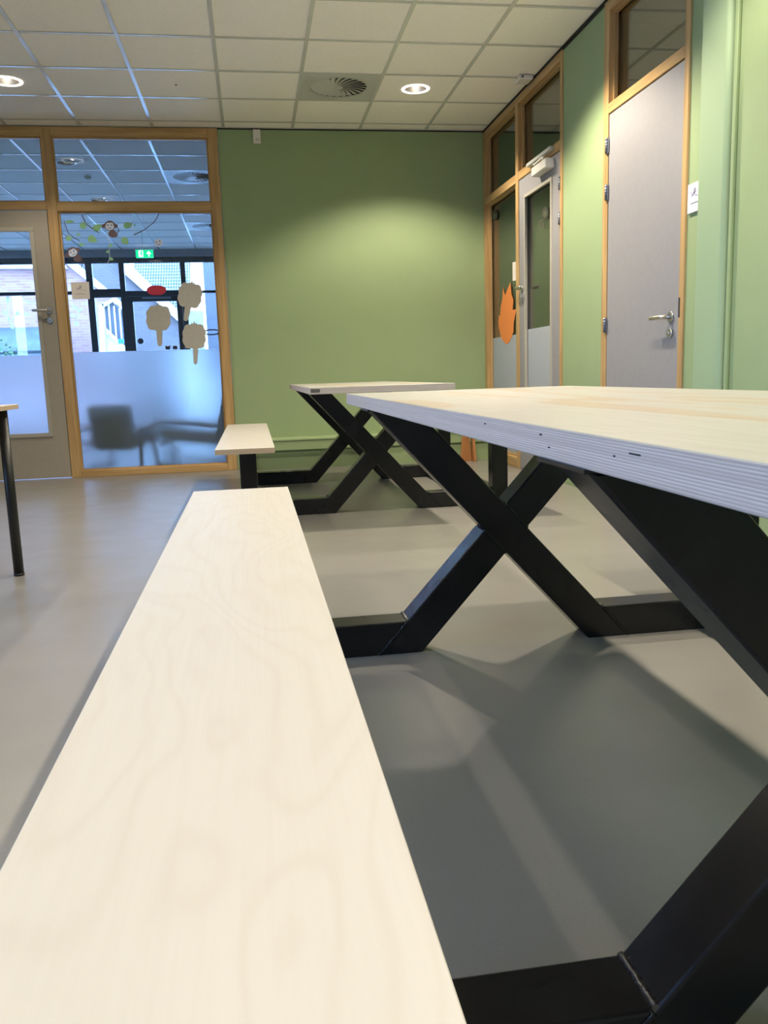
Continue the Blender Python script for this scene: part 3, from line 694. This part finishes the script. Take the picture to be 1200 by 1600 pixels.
# ------------------------------------------------------------------ ceiling fittings
PW = {-1.62: 0.52, 1.38: 1.5, -4.62: 0.08, -0.19: 0.30}
PY = {6.75: 0.85, 4.95: 1.45, 3.15: 0.75, 1.35: 0.85, -0.45: 0.85}
def downlight(x, y, lit, **k):
    e = empty('downlight', (x, y, ZC), **k)
    r = 0.099
    b = NB(); lathe(b, [(r - 0.012, ZC + 0.004), (r - 0.012, ZC - 0.004), (r - 0.004, ZC - 0.006), (r + 0.009, ZC - 0.003), (r + 0.010, ZC + 0.001)], x, y, 48); obj('trim_ring', b, m_ring if lit else m_ringoff, e)
    b = NB(); lathe(b, [(r - 0.013, ZC + 0.002), (0.080, ZC + 0.03), (0.060, ZC + 0.07), (0.034, ZC + 0.105)], x, y, 48); obj('reflector', b, m_reflector, e)
    b = NB(); lathe(b, [(0.0005, ZC + 0.002), (0.012, ZC + 0.005), (0.017, ZC + 0.014), (0.017, ZC + 0.10), (0.0005, ZC + 0.102)], x, y, 24); obj('lamp_lens', b, m_lamp if lit else m_ringoff, e)
    if lit:
        l = bpy.data.lights.new('downlight_lamp', 'SPOT'); l.energy = LAMP * PW[x] * PY[y] * (0.55 if x == -1.62 and y < 4 else 1.0); l.color = (1.0, 0.87, 0.68); l.spot_size = math.radians(128); l.spot_blend = 0.45; l.shadow_soft_size = 0.045
        o = bpy.data.objects.new('downlight_lamp', l); C.objects.link(o); o.location = (x, y, ZC - 0.012)
    return e
G = 'recessed downlights over the tables'
downlight(1.38, 6.75, True, label='lit recessed downlight right of the round air vent', cat='downlight', group=G)
downlight(-1.62, 6.75, True, label='lit recessed downlight cut by the left edge of the photo', cat='downlight', group=G)
for (x, y) in lights_main:
    if (x, y) in ((1.38, 6.75), (-1.62, 6.75)): continue
    downlight(x, y, True, label='lit recessed downlight above the upper edge of the photo', cat='downlight', group=G)
for (x, y) in ((-0.19, 3.15), (-0.19, 1.35), (-0.19, -0.45)):
    e = empty('surface_downlight', (x, y, ZC), 'lit round surface mounted ceiling lamp above the bench, over the upper edge of the photo', 'downlight', 'surface ceiling lamps over the bench')
    b = NB(); lathe(b, [(0.062, ZC - 0.002), (0.070, ZC - 0.01), (0.070, ZC - 0.075), (0.062, ZC - 0.08), (0.055, ZC - 0.06), (0.03, ZC - 0.03)], x, y, 32); obj('lamp_housing', b, m_whitemetal, e)
    b = NB(); lathe(b, [(0.0005, ZC - 0.03), (0.03, ZC - 0.03), (0.03, ZC - 0.02), (0.0005, ZC - 0.02)], x, y, 24); obj('lamp_lens', b, m_lamp, e)
    l = bpy.data.lights.new('surface_downlight_lamp', 'SPOT'); l.energy = LAMP * PW[x] * PY[y] * (0.55 if x == -1.62 and y < 4 else 1.0); l.color = (1.0, 0.88, 0.70); l.spot_size = math.radians(128); l.spot_blend = 0.45; l.shadow_soft_size = 0.045
    o = bpy.data.objects.new('surface_downlight_lamp', l); C.objects.link(o); o.location = (x, y, ZC - 0.085)
G2 = 'unlit downlights beyond the glass'
downlight(-1.70, 9.07, False, label='unlit downlight beyond the glass, nearer one', cat='downlight', group=G2)
downlight(-1.70, 10.87, False, label='unlit downlight beyond the glass, farther one', cat='downlight', group=G2)
def vent(cx, cy, lab):
    e = empty('air_vent', (cx, cy, ZC), lab, 'vent', 'round swirl air vents in the ceilings')
    b = NB(); n = 64; R_ = 0.215; W_ = 0.297
    for z in (ZC - 0.001, ZC + 0.003):
        A, B = [], []
        for k in range(n):
            t = 2 * math.pi * k / n; c, s = math.cos(t), math.sin(t); q = max(abs(c), abs(s)) / W_
            A.append(b.verts.new((cx + R_ * c, cy + R_ * s, z))); B.append(b.verts.new((cx + c / q, cy + s / q, z)))
        for k in range(n): b.faces.new([A[k], A[(k + 1) % n], B[(k + 1) % n], B[k]])
    obj('vent_plate', b, m_whitemetal, e)
    b = NB(); cyl(b, (cx, cy, ZC + 0.07), (cx, cy, ZC + 0.075), 0.216, n=48); cyl(b, (cx, cy, ZC + 0.003), (cx, cy, ZC + 0.07), 0.216, n=48, cap=False); obj('vent_box', b, m_dark, e)
    b = NB(); cyl(b, (cx, cy, ZC - 0.003), (cx, cy, ZC + 0.01), 0.035, 0.03, n=24); obj('vent_hub', b, m_whitemetal, e)
    # one curved blade, shared by all 24
    b = NB(); m = 8; A = []; B = []; A2 = []; B2 = []
    nb = 24
    for k in range(m + 1):
        r = 0.03 + (0.2135 - 0.03) * k / m; sw = 0.30 * (k / m) ** 1.5
        hw = math.pi / nb * 1.04
        a = sw - hw; c_ = sw + hw * 0.72; lift = 0.002 + 0.0085 * (k / m)
        A.append(b.verts.new((r * math.cos(a), r * math.sin(a), ZC - 0.002))); B.append(b.verts.new((r * math.cos(c_), r * math.sin(c_), ZC - 0.002 + lift)))
        A2.append(b.verts.new((r * math.cos(a), r * math.sin(a), ZC - 0.0005))); B2.append(b.verts.new((r * math.cos(c_), r * math.sin(c_), ZC - 0.0005 + lift)))
    for k in range(m):
        b.faces.new([A[k], B[k], B[k + 1], A[k + 1]]); b.faces.new([A2[k], A2[k + 1], B2[k + 1], B2[k]])
        b.faces.new([A[k], A[k + 1], A2[k + 1], A2[k]]); b.faces.new([B[k], B2[k], B2[k + 1], B[k + 1]])
    me = bpy.data.meshes.new('vent_blade'); bmesh.ops.recalc_face_normals(b, faces=b.faces[:]); b.to_mesh(me); b.free(); me.materials.append(m_whitemetal)
    for k in range(nb):
        o = bpy.data.objects.new('vent_blade', me); C.objects.link(o); o.parent = e; o.location = (0, 0, -ZC); o.rotation_euler = (0, 0, 2 * math.pi * k / nb)
vent(0.78, 6.75, 'round swirl air vent in the cream tiled ceiling beside the lit downlight')
vent(-0.50, 9.67, 'swirl air vent beyond the glass, seen in the upper pane')
vent(-0.50, 12.67, 'swirl air vent beyond the glass, farthest away')
def nub(x, y, r, h, name, lab, m=m_white):
    b = NB(); lathe(b, [(0.0005, ZC - h), (r * 0.7, ZC - h), (r, ZC - h * 0.5), (r, ZC + 0.001)], x, y, 20); obj(name, b, m, label=lab, cat='detector')
nub(-0.43, 6.75, 0.007, 0.008, 'sprinkler_pin', 'tiny metal pin in a ceiling tile left of the air vent', m_hinge)
nub(-1.60, 9.66, 0.035, 0.03, 'smoke_detector', 'small round detector on the blue ceiling beyond the glass')
e = empty('motion_sensor', (2.13, 6.44, ZC), 'white ceiling sensor in the corner above the side door', 'sensor')
bobj('sensor_body', (2.09, 2.20, 6.37, 6.50, ZC - 0.035, ZC - 0.004), m_white, e, bev=0.006)
b = NB(); cyl(b, (2.115, 6.369, ZC - 0.02), (2.115, 6.364, ZC - 0.02), 0.008, n=12); obj('sensor_eye', b, m_eyev, e)

# =================================================================== FACADE of the room beyond
W4 = empty('window_3', (-2.6, YN, 0), 'black framed outer windows and door of the room beyond', kind='structure')
ft, fb_ = YN - 0.03, YN + 0.06
def fbar(x0, x1, z0, z1, nm='frame_bar', dy=0): bobj(nm, (x0, x1, ft + dy, fb_, z0, z1), m_black, W4, bev=0.004)
b = NB(); box(b, XN0, XN1, YN - 0.06, YN + 0.1, 2.885, ZC + 0.3); o = obj('wall_lintel', b, mat('lintel_grey', (0.24, 0.26, 0.30), 0.6), label='grey lintel band over the outer windows', **ST)
fbar(XN0, XN1, 2.795, 2.885)
fbar(XN0, XN1, 0.0, 0.08)
for (a, c) in ((-2.62, -2.515), (-2.085, -2.00), (-1.085, -1.005), (-0.50, -0.42), (-4.6, -4.5)): fbar(a, c, 0.08, 2.795, 'frame_post')
fbar(-4.5, -2.62, 2.30, 2.352); fbar(-2.515, -2.085, 2.242, 2.378); fbar(-2.0, -1.085, 2.255, 2.34); fbar(-1.005, -0.50, 2.29, 2.33)
ED = empty('door_4', (-1.55, YN, 0), 'black framed glass outer door in the far facade', kind='structure')
bobj('door_stile', (-2.0, -1.90, ft + 0.005, fb_ - 0.01, 0.08, 2.25), m_black, ED); bobj('door_stile', (-1.18, -1.09, ft + 0.005, fb_ - 0.01, 0.08, 2.25), m_black, ED)
bobj('door_rail', (-1.90, -1.18, ft + 0.005, fb_ - 0.01, 2.165, 2.25), m_black, ED); bobj('door_rail', (-1.90, -1.18, ft + 0.005, fb_ - 0.01, 0.08, 0.3), m_black, ED)
bobj('closer_rail', (-1.74, -1.27, ft - 0.03, ft + 0.004, 2.205, 2.235), m_hinge, ED, bev=0.004)
b = NB(); q = onY(219.5, 533, YN - 0.02); cyl(b, (q.x, YN + 0.01, q.z), (q.x, YN - 0.01, q.z), 0.048, n=20); obj('round_sticker', b, m_eyev, ED)
bobj('pane', (-1.90, -1.18, YN + 0.015, YN + 0.021, 0.3, 2.165), m_glass, ED)
for (a, c, d, e_) in ((-4.5, -2.62, 0.08, 2.30), (-4.5, -2.62, 2.352, 2.795), (-2.515, -2.085, 0.08, 2.242), (-2.515, -2.085, 2.378, 2.795), (-2.0, -1.085, 2.34, 2.795), (-1.005, -0.50, 0.08, 2.29), (-1.005, -0.50, 2.33, 2.795), (-0.42, XN1, 0.08, 2.795), (XN0, -4.6, 0.08, 2.795)):
    bobj('pane', (a, c, YN + 0.015, YN + 0.021, d, e_), m_glass, W4)
# exit sign hung from the ceiling
EX = empty('exit_sign', (-1.45, 13.0, 2.68), 'green illuminated exit sign hanging beyond the glass', 'sign')
p0 = onY(211.5, 390.5, 13.0); p1 = onY(239.8, 402.6, 13.0)
ex0, ex1, ez1, ez0 = p0.x, p1.x, p0.z, p1.z
bobj('sign_panel', (ex0, ex1, 13.0, 13.03, ez0, ez1), m_exit, EX, bev=0.002)
bobj('sign_rim', (ex0 - 0.015, ex1 + 0.015, 13.002, 13.026, ez1 + 0.0005, ez1 + 0.014), m_white, EX); bobj('hanger', (ex0 + 0.1, ex0 + 0.11, 13.01, 13.02, ez1 + 0.012, ZC), m_white, EX)
W_ = ex1 - ex0; H_ = ez1 - ez0
b = NB(); box(b, ex0 + 0.17 * W_, ex0 + 0.43 * W_, 12.994, 13.0, ez0 + 0.1 * H_, ez1 - 0.08 * H_); obj('door_symbol', b, m_exitw, EX)
b = NB(); P = lambda u, v: (ex0 + u * W_, ez0 + v * H_)
prism(b, [P(0.27, 0.2), P(0.31, 0.2), P(0.33, 0.42), P(0.38, 0.22), P(0.41, 0.24), P(0.36, 0.55), P(0.42, 0.62), P(0.40, 0.68), P(0.33, 0.64), P(0.26, 0.66), P(0.24, 0.52), P(0.27, 0.5), P(0.30, 0.55)], 'y', 12.99, 12.9935); cyl(b, (ex0 + 0.345 * W_, 12.9935, ez0 + 0.77 * H_), (ex0 + 0.345 * W_, 12.99, ez0 + 0.77 * H_), 0.045 * W_, n=12); obj('running_figure', b, m_exit, EX)
b = NB(); prism(b, [P(0.72, 0.12), P(0.78, 0.12), P(0.78, 0.48), P(0.89, 0.48), P(0.75, 0.88), P(0.61, 0.48), P(0.72, 0.48)], 'y', 12.994, 13.0); obj('arrow', b, m_exitw, EX)
# white vine stickers on the far left window
YS = YN + 0.012
for lab, stem, lv in (('white vine sticker on the far window, seen through the door glass', [(12, 462), (12.5, 475), (11.5, 490), (14, 502), (18, 510)], [(12.4, 468, 3.6, 4.5, 0), (8, 488, 4.6, 2.8, 0.1), (18.8, 510, 4.4, 3.4, 1.2), (14, 498, 3, 2, 0.8)]),
                  ('white vine sticker on the far window, right one seen through the door', [(14, 503), (22, 496), (28, 488), (30, 482)], [(27.6, 490, 4.2, 3, 0.2), (41, 491, 4.4, 3.2, 0.1)]),
                  ('white branch sticker on the far window beside the door handle', [(34, 464), (40, 470), (50, 473), (57, 471)], [(45, 472, 3, 1.8, 0.2)]),
                  ('white vine sticker on the far window below the name card', [(108, 470), (116, 478), (124, 484), (121, 496), (119, 508)], [(117, 481, 4, 2.6, 0.6), (125, 484, 4, 2.6, -0.3), (114, 493, 5, 3.2, 0.2), (120, 506, 4.4, 3.4, 0.9), (133, 474, 4, 1.6, -0.8)])):
    e = empty('vine_sticker', onY(*stem[0], YS), lab, 'sticker', 'white vine stickers on the far window')
    flat('stem', strip(stem, 1.1), m_leafw, e, Y=YS)
    for q in lv: flat('leaf', leaf(*q), m_leafw, e, Y=YS - 0.0014)

# two low armchairs behind the frosted film
def armchair(name, x, y, rz, lab, bw=0.26, bh=0.66):
    e = empty(name, (x, y, 0), lab, 'armchair', 'low armchairs beyond the frosted glass')
    def T(bm):
        bmesh.ops.rotate(bm, verts=bm.verts[:], cent=(0, 0, 0), matrix=Matrix.Rotation(rz, 3, 'Z')); bmesh.ops.translate(bm, verts=bm.verts[:], vec=(x, y, 0)); return bm
    # local frame: the seat faces +y, back at -y
    b = NB(); box(b, -0.27, 0.27, -0.22, 0.30, 0.24, 0.36, bev=0.03, seg=3); bmesh.ops.rotate(b, verts=b.verts[:], cent=(0, 0, 0.3), matrix=Matrix.Rotation(0.12, 3, 'X')); obj('seat', T(b), m_fabric, e)
    b = NB(); box(b, -bw, bw, -0.30, -0.20, 0.20, bh, bev=0.03, seg=3); bmesh.ops.rotate(b, verts=b.verts[:], cent=(0, -0.25, 0.25), matrix=Matrix.Rotation(0.22, 3, 'X')); obj('backrest', T(b), m_fabric, e)
    for s in (-1, 1):
        b = NB(); X = s * 0.32
        pts = [(X, 0.30, 0.06), (X, 0.325, 0.03), (X, 0.36, 0.25), (X, 0.36, 0.42), (X, 0.33, 0.455), (X, 0.1, 0.45), (X, -0.2, 0.41), (X, -0.36, 0.40), (X, -0.385, 0.36), (X, -0.40, 0.05), (X, -0.37, 0.02), (X, 0.30, 0.02), (X, 0.33, 0.04)]
        tube(b, pts, 0.018, n=8); obj('arm_frame', T(b), m_chairwood, e)
    for yy, zz in ((0.28, 0.24), (-0.26, 0.26)):
        b = NB(); tube(b, [(-0.32, yy, zz), (0.32, yy, zz)], 0.014, n=8); obj('stretcher', T(b), m_chairwood, e)
armchair('armchair', -1.25, 8.50, -0.30, 'low olive armchair seen from behind through the frosted glass', 0.21, 0.63)
armchair('armchair', -0.55, 8.45, 1.40, 'low olive armchair turned sideways, right one behind the frosted glass', 0.26, 0.80)

# =================================================================== OUTSIDE
b = NB(); box(b, -60, 60, YN + 0.15, 90, -0.3, -0.12); obj('ground_outside', b, m_pave, label='paved ground outside the far windows', **ST)
b = NB(); box(b, -60, XL - 0.3, -40, YN + 0.15, -0.3, -0.12); obj('ground_side', b, m_pave, label='ground outside the left windows', **ST)
YO = 21.0
def wpts(l, Y): return [(lambda p: (p.x, p.z))(onY(x, y, Y)) for x, y in l]
BA = empty('brick_building', (-6, YO, 0), 'pink red brick building with a sloping white verge outside', 'building')
b = NB(); prism(b, [(-14, -0.12), (-2.9, -0.12)] + wpts([(175, 460), (133, 428), (108, 407)], YO) + [(-4.2, 4.2), (-14, 9.5)], 'y', YO, YO + 0.3); obj('brick_wall', b, m_brick, BA)
b = NB(); prism(b, wpts([(104, 400), (118, 410), (176, 459), (170, 464), (114, 421), (100, 408)], YO - 0.1), 'y', YO - 0.14, YO - 0.02); obj('verge_board', b, m_verge, BA)
b = NB(); prism(b, wpts([(-60, 414), (102, 414), (106, 420), (-60, 420)], YO - 0.1), 'y', YO - 0.2, YO - 0.02); obj('gutter', b, m_verge, BA)
# lean-to with round blue-grey tiles
q0 = onY(-60, 516, 20.2); q1 = onY(132, 516, 20.2); zt_ = q0.z; zb_ = onY(30, 551, 19.3).z
b = NB(); nx = 60
for k in range(nx):
    x = q0.x + (q1.x - 0.5 - q0.x) * k / (nx - 1)
    tube(b, [(x, 20.3, zt_), (x, 19.95, zt_ - (zt_ - zb_) * 0.35), (x, 19.6, zt_ - (zt_ - zb_) * 0.7), (x, 19.3, zb_)], 0.05, n=6)
prism(b, [(20.3, zt_ - 0.03), (19.3, zb_ - 0.03), (19.3, zb_ - 0.08), (20.3, zt_ - 0.08)], 'x', q0.x, q1.x - 0.5)
o = obj('lean_to_roof', b, m_rooftile2, BA)
b = NB(); box(b, q0.x, q1.x - 0.55, 19.6, 20.95, -0.12, zb_ - 0.05); obj('lean_to_wall', b, m_brick, BA)
# shrub before it
b = NB(); random.seed(3); qc = onY(14, 552, 18.5)
for k in range(160):
    c = Vector((qc.x + random.gauss(0, 0.14), 18.5 + random.gauss(0, 0.12), qc.z + random.gauss(-0.15, 0.16)))
    d = Vector((random.uniform(-1, 1), random.uniform(-1, 1), random.uniform(-0.4, 1))).normalized() * 0.07; u = d.orthogonal() * 0.4
    b.faces.new([b.verts.new(c), b.verts.new(c + d * 0.5 + u), b.verts.new(c + d), b.verts.new(c + d * 0.5 - u)])
tr_ = empty('shrub', (qc.x, 18.5, -0.12), 'small dark green shrub outside, low at the left edge', 'shrub')
obj('foliage', b, m_leaf, tr_)
b = NB(); tube(b, [(qc.x, 18.5, -0.12), (qc.x + 0.02, 18.5, 0.7), (qc.x, 18.5, qc.z - 0.1)], 0.02, n=6); obj('stem', b, m_brownv, tr_)
# grey house with tiled roof
YH = 24.0
BH = empty('tiled_house', (-3, YH, 0), 'grey brick house with a pale green tiled roof outside', 'building')
b = NB(); prism(b, [(-6.2, -0.12), (-1.6, -0.12)] + wpts([(300, 520), (190, 417), (185, 405), (100, 405)], YH), 'y', YH, YH + 0.3); obj('house_wall', b, m_brick2, BH)
b = NB(); prism(b, wpts([(184, 405), (194, 405), (300, 505), (300, 522), (290, 512), (188, 422)], YH - 0.1), 'y', YH - 0.18, YH - 0.02); obj('verge_board', b, m_verge, BH)
# roof plane behind, tiles as a grid of courses
b = NB(); xa = onY(186, 460, YH + 0.5).x; xb = onY(287, 460, YH + 0.5).x
for r_ in range(36):
    ya, za = YH + 0.4 + r_ * 0.12, 1.2 + r_ * 0.107
    ncol = 22
    for c_ in range(ncol):
        x = xa + (xb - xa) * (c_ + 0.5) / ncol; wv = (xb - xa) / ncol
        A = [(x - wv * 0.40, ya, za + 0.02), (x, ya, za + 0.045), (x + wv * 0.40, ya, za + 0.02), (x + wv * 0.40, ya + 0.095, za + 0.10), (x, ya + 0.095, za + 0.125), (x - wv * 0.40, ya + 0.095, za + 0.10)]
        V = [b.verts.new(p) for p in A]; b.faces.new([V[0], V[1], V[4], V[5]]); b.faces.new([V[1], V[2], V[3], V[4]])
obj('roof_tiles', b, m_rooftile, BH, kind='stuff')
b = NB(); prism(b, [(YH + 0.4, 1.1), (YH + 4.8, 5.0), (YH + 4.8, 4.9), (YH + 0.4, 1.0)], 'x', xa, xb); obj('roof_deck', b, m_dark, BH)
b = NB(); box(b, xa, xb, YH + 0.45, YH + 0.7, -0.12, 1.2); obj('rear_wall', b, m_brick2, BH)
# white porch
YP = 19.6
PO = empty('white_porch', (-3, YP, 0), 'white timber porch with grey vertical panels outside', 'porch')
def pp(nm, pts, d, m): b = NB(); prism(b, wpts(pts, YP), 'y', YP - d, YP); obj(nm, b, m, PO)
pp('post', [(156, 478), (163, 473), (166, 560), (158, 560)], 0.12, m_verge)
pp('slanted_beam', [(160, 476), (180, 466), (181, 470), (163, 481)], 0.12, m_verge)
pp('roof_beam', [(176, 462), (181, 464), (200, 482), (200, 492), (176, 468)], 0.14, m_verge)
pp('cladding', [(164, 480), (176, 472), (196, 492), (196, 540), (190, 535), (167, 516)], 0.03, m_panelgrey)
for k, x in enumerate((169, 177.5, 186)): pp('batten', [(x, 476 + k * 3), (x + 2.6, 475 + k * 3), (x + 6.5, 528 + k * 4), (x + 4.2, 526 + k * 4)], 0.07, m_verge)
pp('handrail', [(168, 514), (198, 543), (198, 549), (168, 520)], 0.13, m_verge)
pp('low_panel', [(166, 520), (198, 548), (198, 560), (166, 560)], 0.02, m_verge)
pp('blue_notice', [(186, 530), (194, 530), (194.5, 537), (186.5, 537)], 0.16, mat('blue_notice', (0.02, 0.16, 0.60), 0.5))
# grey pillar of the building, right
b = NB(); prism(b, wpts([(293, 486), (318, 486), (321, 560), (293, 560)], 23.0), 'y', 22.9, 23.0); obj('lower_roof', b, m_rooftile, BH)
b = NB(); box(b, onY(319, 450, 17.2).x, 0.6, 17.2, 17.5, -0.12, 4.0); obj('outer_pillar', b, m_panelgrey, label='grey outer pillar at the right of the far windows', cat='pillar')
# wheelchair-like dark ring object near the far window
e = empty('ring_stand', (-0.72, 14.4, 0), 'dark stand with an oval ring near the far window', 'stand')
b = NB(); q = onY(331, 519, 14.4); tube(b, [(q.x + 0.13 * math.cos(t), 14.4 + 0.1 * math.sin(t), q.z + 0.045 * math.sin(t)) for t in [2 * math.pi * k / 24 for k in range(25)]], 0.011, n=8); obj('ring', b, m_eyev, e)
b = NB(); tube(b, [(q.x + 0.11, 14.42, q.z), (q.x + 0.13, 14.42, q.z - 0.2), (q.x + 0.05, 14.42, 0.0)], 0.02, n=8); obj('stand_pole', b, m_eyev, e)
b = NB(); box(b, q.x - 0.12, q.x + 0.2, 14.3, 14.55, 0.95, 1.33, bev=0.02); obj('stand_box', b, m_eyev, e)

# =================================================================== PICNIC TABLES
HT = 0.734; CX = 0.733; HW = 0.400; BWD = 0.134; SL = 0.671 / 0.739
def picnic_table(y_fr, y_a, y_b, lab, tl, tr_x, bl, br):
    """y_fr: front faces of the two X frames; y_a..y_b: extent of the boards"""
    root = empty('picnic_table', (CX, (y_a + y_b) / 2, 0), lab, 'picnic table', 'picnic tables with fixed benches')
    bm = NB(); box(bm, tl, tr_x, y_a, y_b, 0.739, 0.775, bev=0.0012)
    o = obj('tabletop', bm, [m_table_top, m_ply], root, label='birch plywood tabletop with layered edge')
    for f in o.data.polygons: f.material_index = 0 if abs(f.normal.z) > 0.5 else 1
    for (xa, xb) in ((bl, br), (2 * CX - br, 2 * CX - bl)):
        bm = NB(); box(bm, xa, xb, y_a, y_b, 0.430, 0.460, bev=0.0012)
        o = obj('bench_seat', bm, [m_bench_top, m_ply2], root)
        for f in o.data.polygons: f.material_index = 0 if abs(f.normal.z) > 0.5 else 1
    for yf in y_fr:
        fr = empty('steel_frame', (CX, yf, 0)); fr.parent = root; fr.location = (0, yf - (y_a + y_b) / 2, 0)
        def part(nm, pts, a=0.0, c=0.1, m=m_steel, bev=0.005, seg=2):
            b_ = NB(); prism(b_, pts, 'y', yf + a, yf + c, bev=bev, seg=seg)
            me = obj(nm, b_, m); me.parent = fr; me.matrix_parent_inverse = Matrix.Translation((-CX, -yf, 0)); return me
        xl = CX - HW
        X = lambda z, s: s * SL * z
        B = lambda z: CX + HW - BWD - SL * z              # left edge of the continuous diagonal
        A = lambda z: xl + SL * z                         # left edge of the crossing diagonal
        part('diagonal_beam', [(B(0), 0), (B(0) + BWD, 0), (B(HT) + BWD, HT), (B(HT), HT)])
        # crossing diagonal, in two pieces
        z1_ = (B(0) - A(0) - BWD) / (2 * SL); z2_ = (B(0) - A(0)) / (2 * SL)
        part('lower_beam', [(A(0), 0), (A(0) + BWD, 0), (A(z1_) + BWD, z1_), (A(z2_), z2_)])
        z3_ = (B(0) + BWD - A(0) - BWD) / (2 * SL); z4_ = (B(0) + BWD - A(0)) / (2 * SL)
        part('upper_beam', [(A(z3_) + BWD, z3_), (A(HT) + BWD, HT), (A(HT), HT), (A(z4_), z4_)])
        e_ = 0.0006
        part('foot_beam', [(0.0 + e_, 0), (A(0) - e_, 0), (A(0.1) - e_, 0.1), (0.0 + e_, 0.1)])
        part('foot_beam', [(B(0) + BWD + e_, 0), (2 * CX - e_, 0), (2 * CX - e_, 0.1), (B(0.1) + BWD + e_, 0.1)])
        part('bench_post', [(-0.10, 0), (0, 0), (0, 0.43), (-0.10, 0.43)]); part('bench_post', [(2 * CX, 0), (2 * CX + 0.10, 0), (2 * CX + 0.10, 0.43), (2 * CX, 0.43)])
        for xp in (A(HT), B(HT)): part('mounting_plate', [(xp - 0.012, HT), (xp + BWD + 0.012, HT), (xp + BWD + 0.012, 0.739), (xp - 0.012, 0.739)], -0.02, 0.12, bev=0.0008, seg=1)
        def weld(p, q, wm=None):
            n = 26; pts = [Vector(p).lerp(Vector(q), k / n) for k in range(n + 1)]
            pts = [v + Vector((random.uniform(-.0007, .0007), 0, random.uniform(-.0007, .0007))) for v in pts]
            b_ = NB(); tube(b_, pts, 0.004, n=7, rs=[0.0040 + 0.0016 * ((k % 2) == 0) for k in range(n + 1)], jit=0.22)
            o_ = obj('weld_bead', b_, wm or m_weld); o_.parent = fr; o_.matrix_parent_inverse = Matrix.Translation((-CX, -yf, 0))
        weld((A(0.1), yf + 0.003, 0.1), (A(0.1), yf + 0.097, 0.1)); weld((B(0.1) + BWD, yf + 0.003, 0.1), (B(0.1) + BWD, yf + 0.097, 0.1))
        for (p, q) in (((A(0.002), 0.002), (A(0.097), 0.097)), ((B(0.002) + BWD, 0.002), (B(0.097) + BWD, 0.097)), ((B(z2_), z2_), (B(z1_), z1_)), ((B(z4_) + BWD, z4_), (B(z3_) + BWD, z3_))):
            weld((p[0], yf + 0.002, p[1]), (q[0], yf + 0.002, q[1]), m_steel)
    return root
T1 = picnic_table((0.80, 2.38), 0.37, 2.905, 'large birch plywood picnic table with black X frames, nearest the camera', 0.3225, 1.13, -0.22, 0.104)
T2 = picnic_table((5.04, 6.58), 4.59, 7.08, 'farther birch plywood picnic table by the green back wall', 0.31, 1.125, -0.22, 0.104)
# little dark label plate on the edge of the far table
bm = NB(); box(bm, 0.315, 0.365, 4.5885, 4.5905, 0.749, 0.768); obj('label_plate', bm, mat('dark_label', (0.10, 0.09, 0.08), 0.5), T2, label='dark label on the near edge')
for (px, py, l_, h_) in ((758, 662, 0.008, 0.0018), (845, 679, 0.008, 0.0018), (858, 699, 0.006, 0.0018), (992, 710, 0.022, 0.0014), (960, 712.6, 0.004, 0.0016)):
    q = onX(px, py, 0.3225); bm = NB(); box(bm, 0.3221, 0.326, q.y - l_ / 2, q.y + l_ / 2, q.z - h_ / 2, q.z + h_ / 2); obj('edge_void', bm, m_dark, T1)  # black slips standing in for the dark inside small plywood voids

# side table cut by the left edge
ST_ = empty('side_table', (-1.6, 3.45, 0), 'pale topped table with a round black leg at the left edge', 'table')
bm = NB(); box(bm, -2.25, -1.02, 3.10, 3.89, 0.738, 0.758, bev=0.0015); o = obj('tabletop', bm, [m_plinth, m_ply2], ST_)
for f in o.data.polygons: f.material_index = 0 if abs(f.normal.z) > 0.5 else 1
for x in (-1.078, -2.19):
    for y in (3.842, 3.15):
        bm = NB(); cyl(bm, (x, y, 0), (x, y, 0.738), 0.0215, n=24); cyl(bm, (x, y, 0.0), (x, y, 0.012), 0.0225, n=24); obj('leg', bm, m_blackleg, ST_)
for d in ((-2.19, -1.078, 3.83, 3.855), (-2.19, -1.078, 3.135, 3.16)): bobj('apron', (*d, 0.698, 0.7375), m_blackleg, ST_)
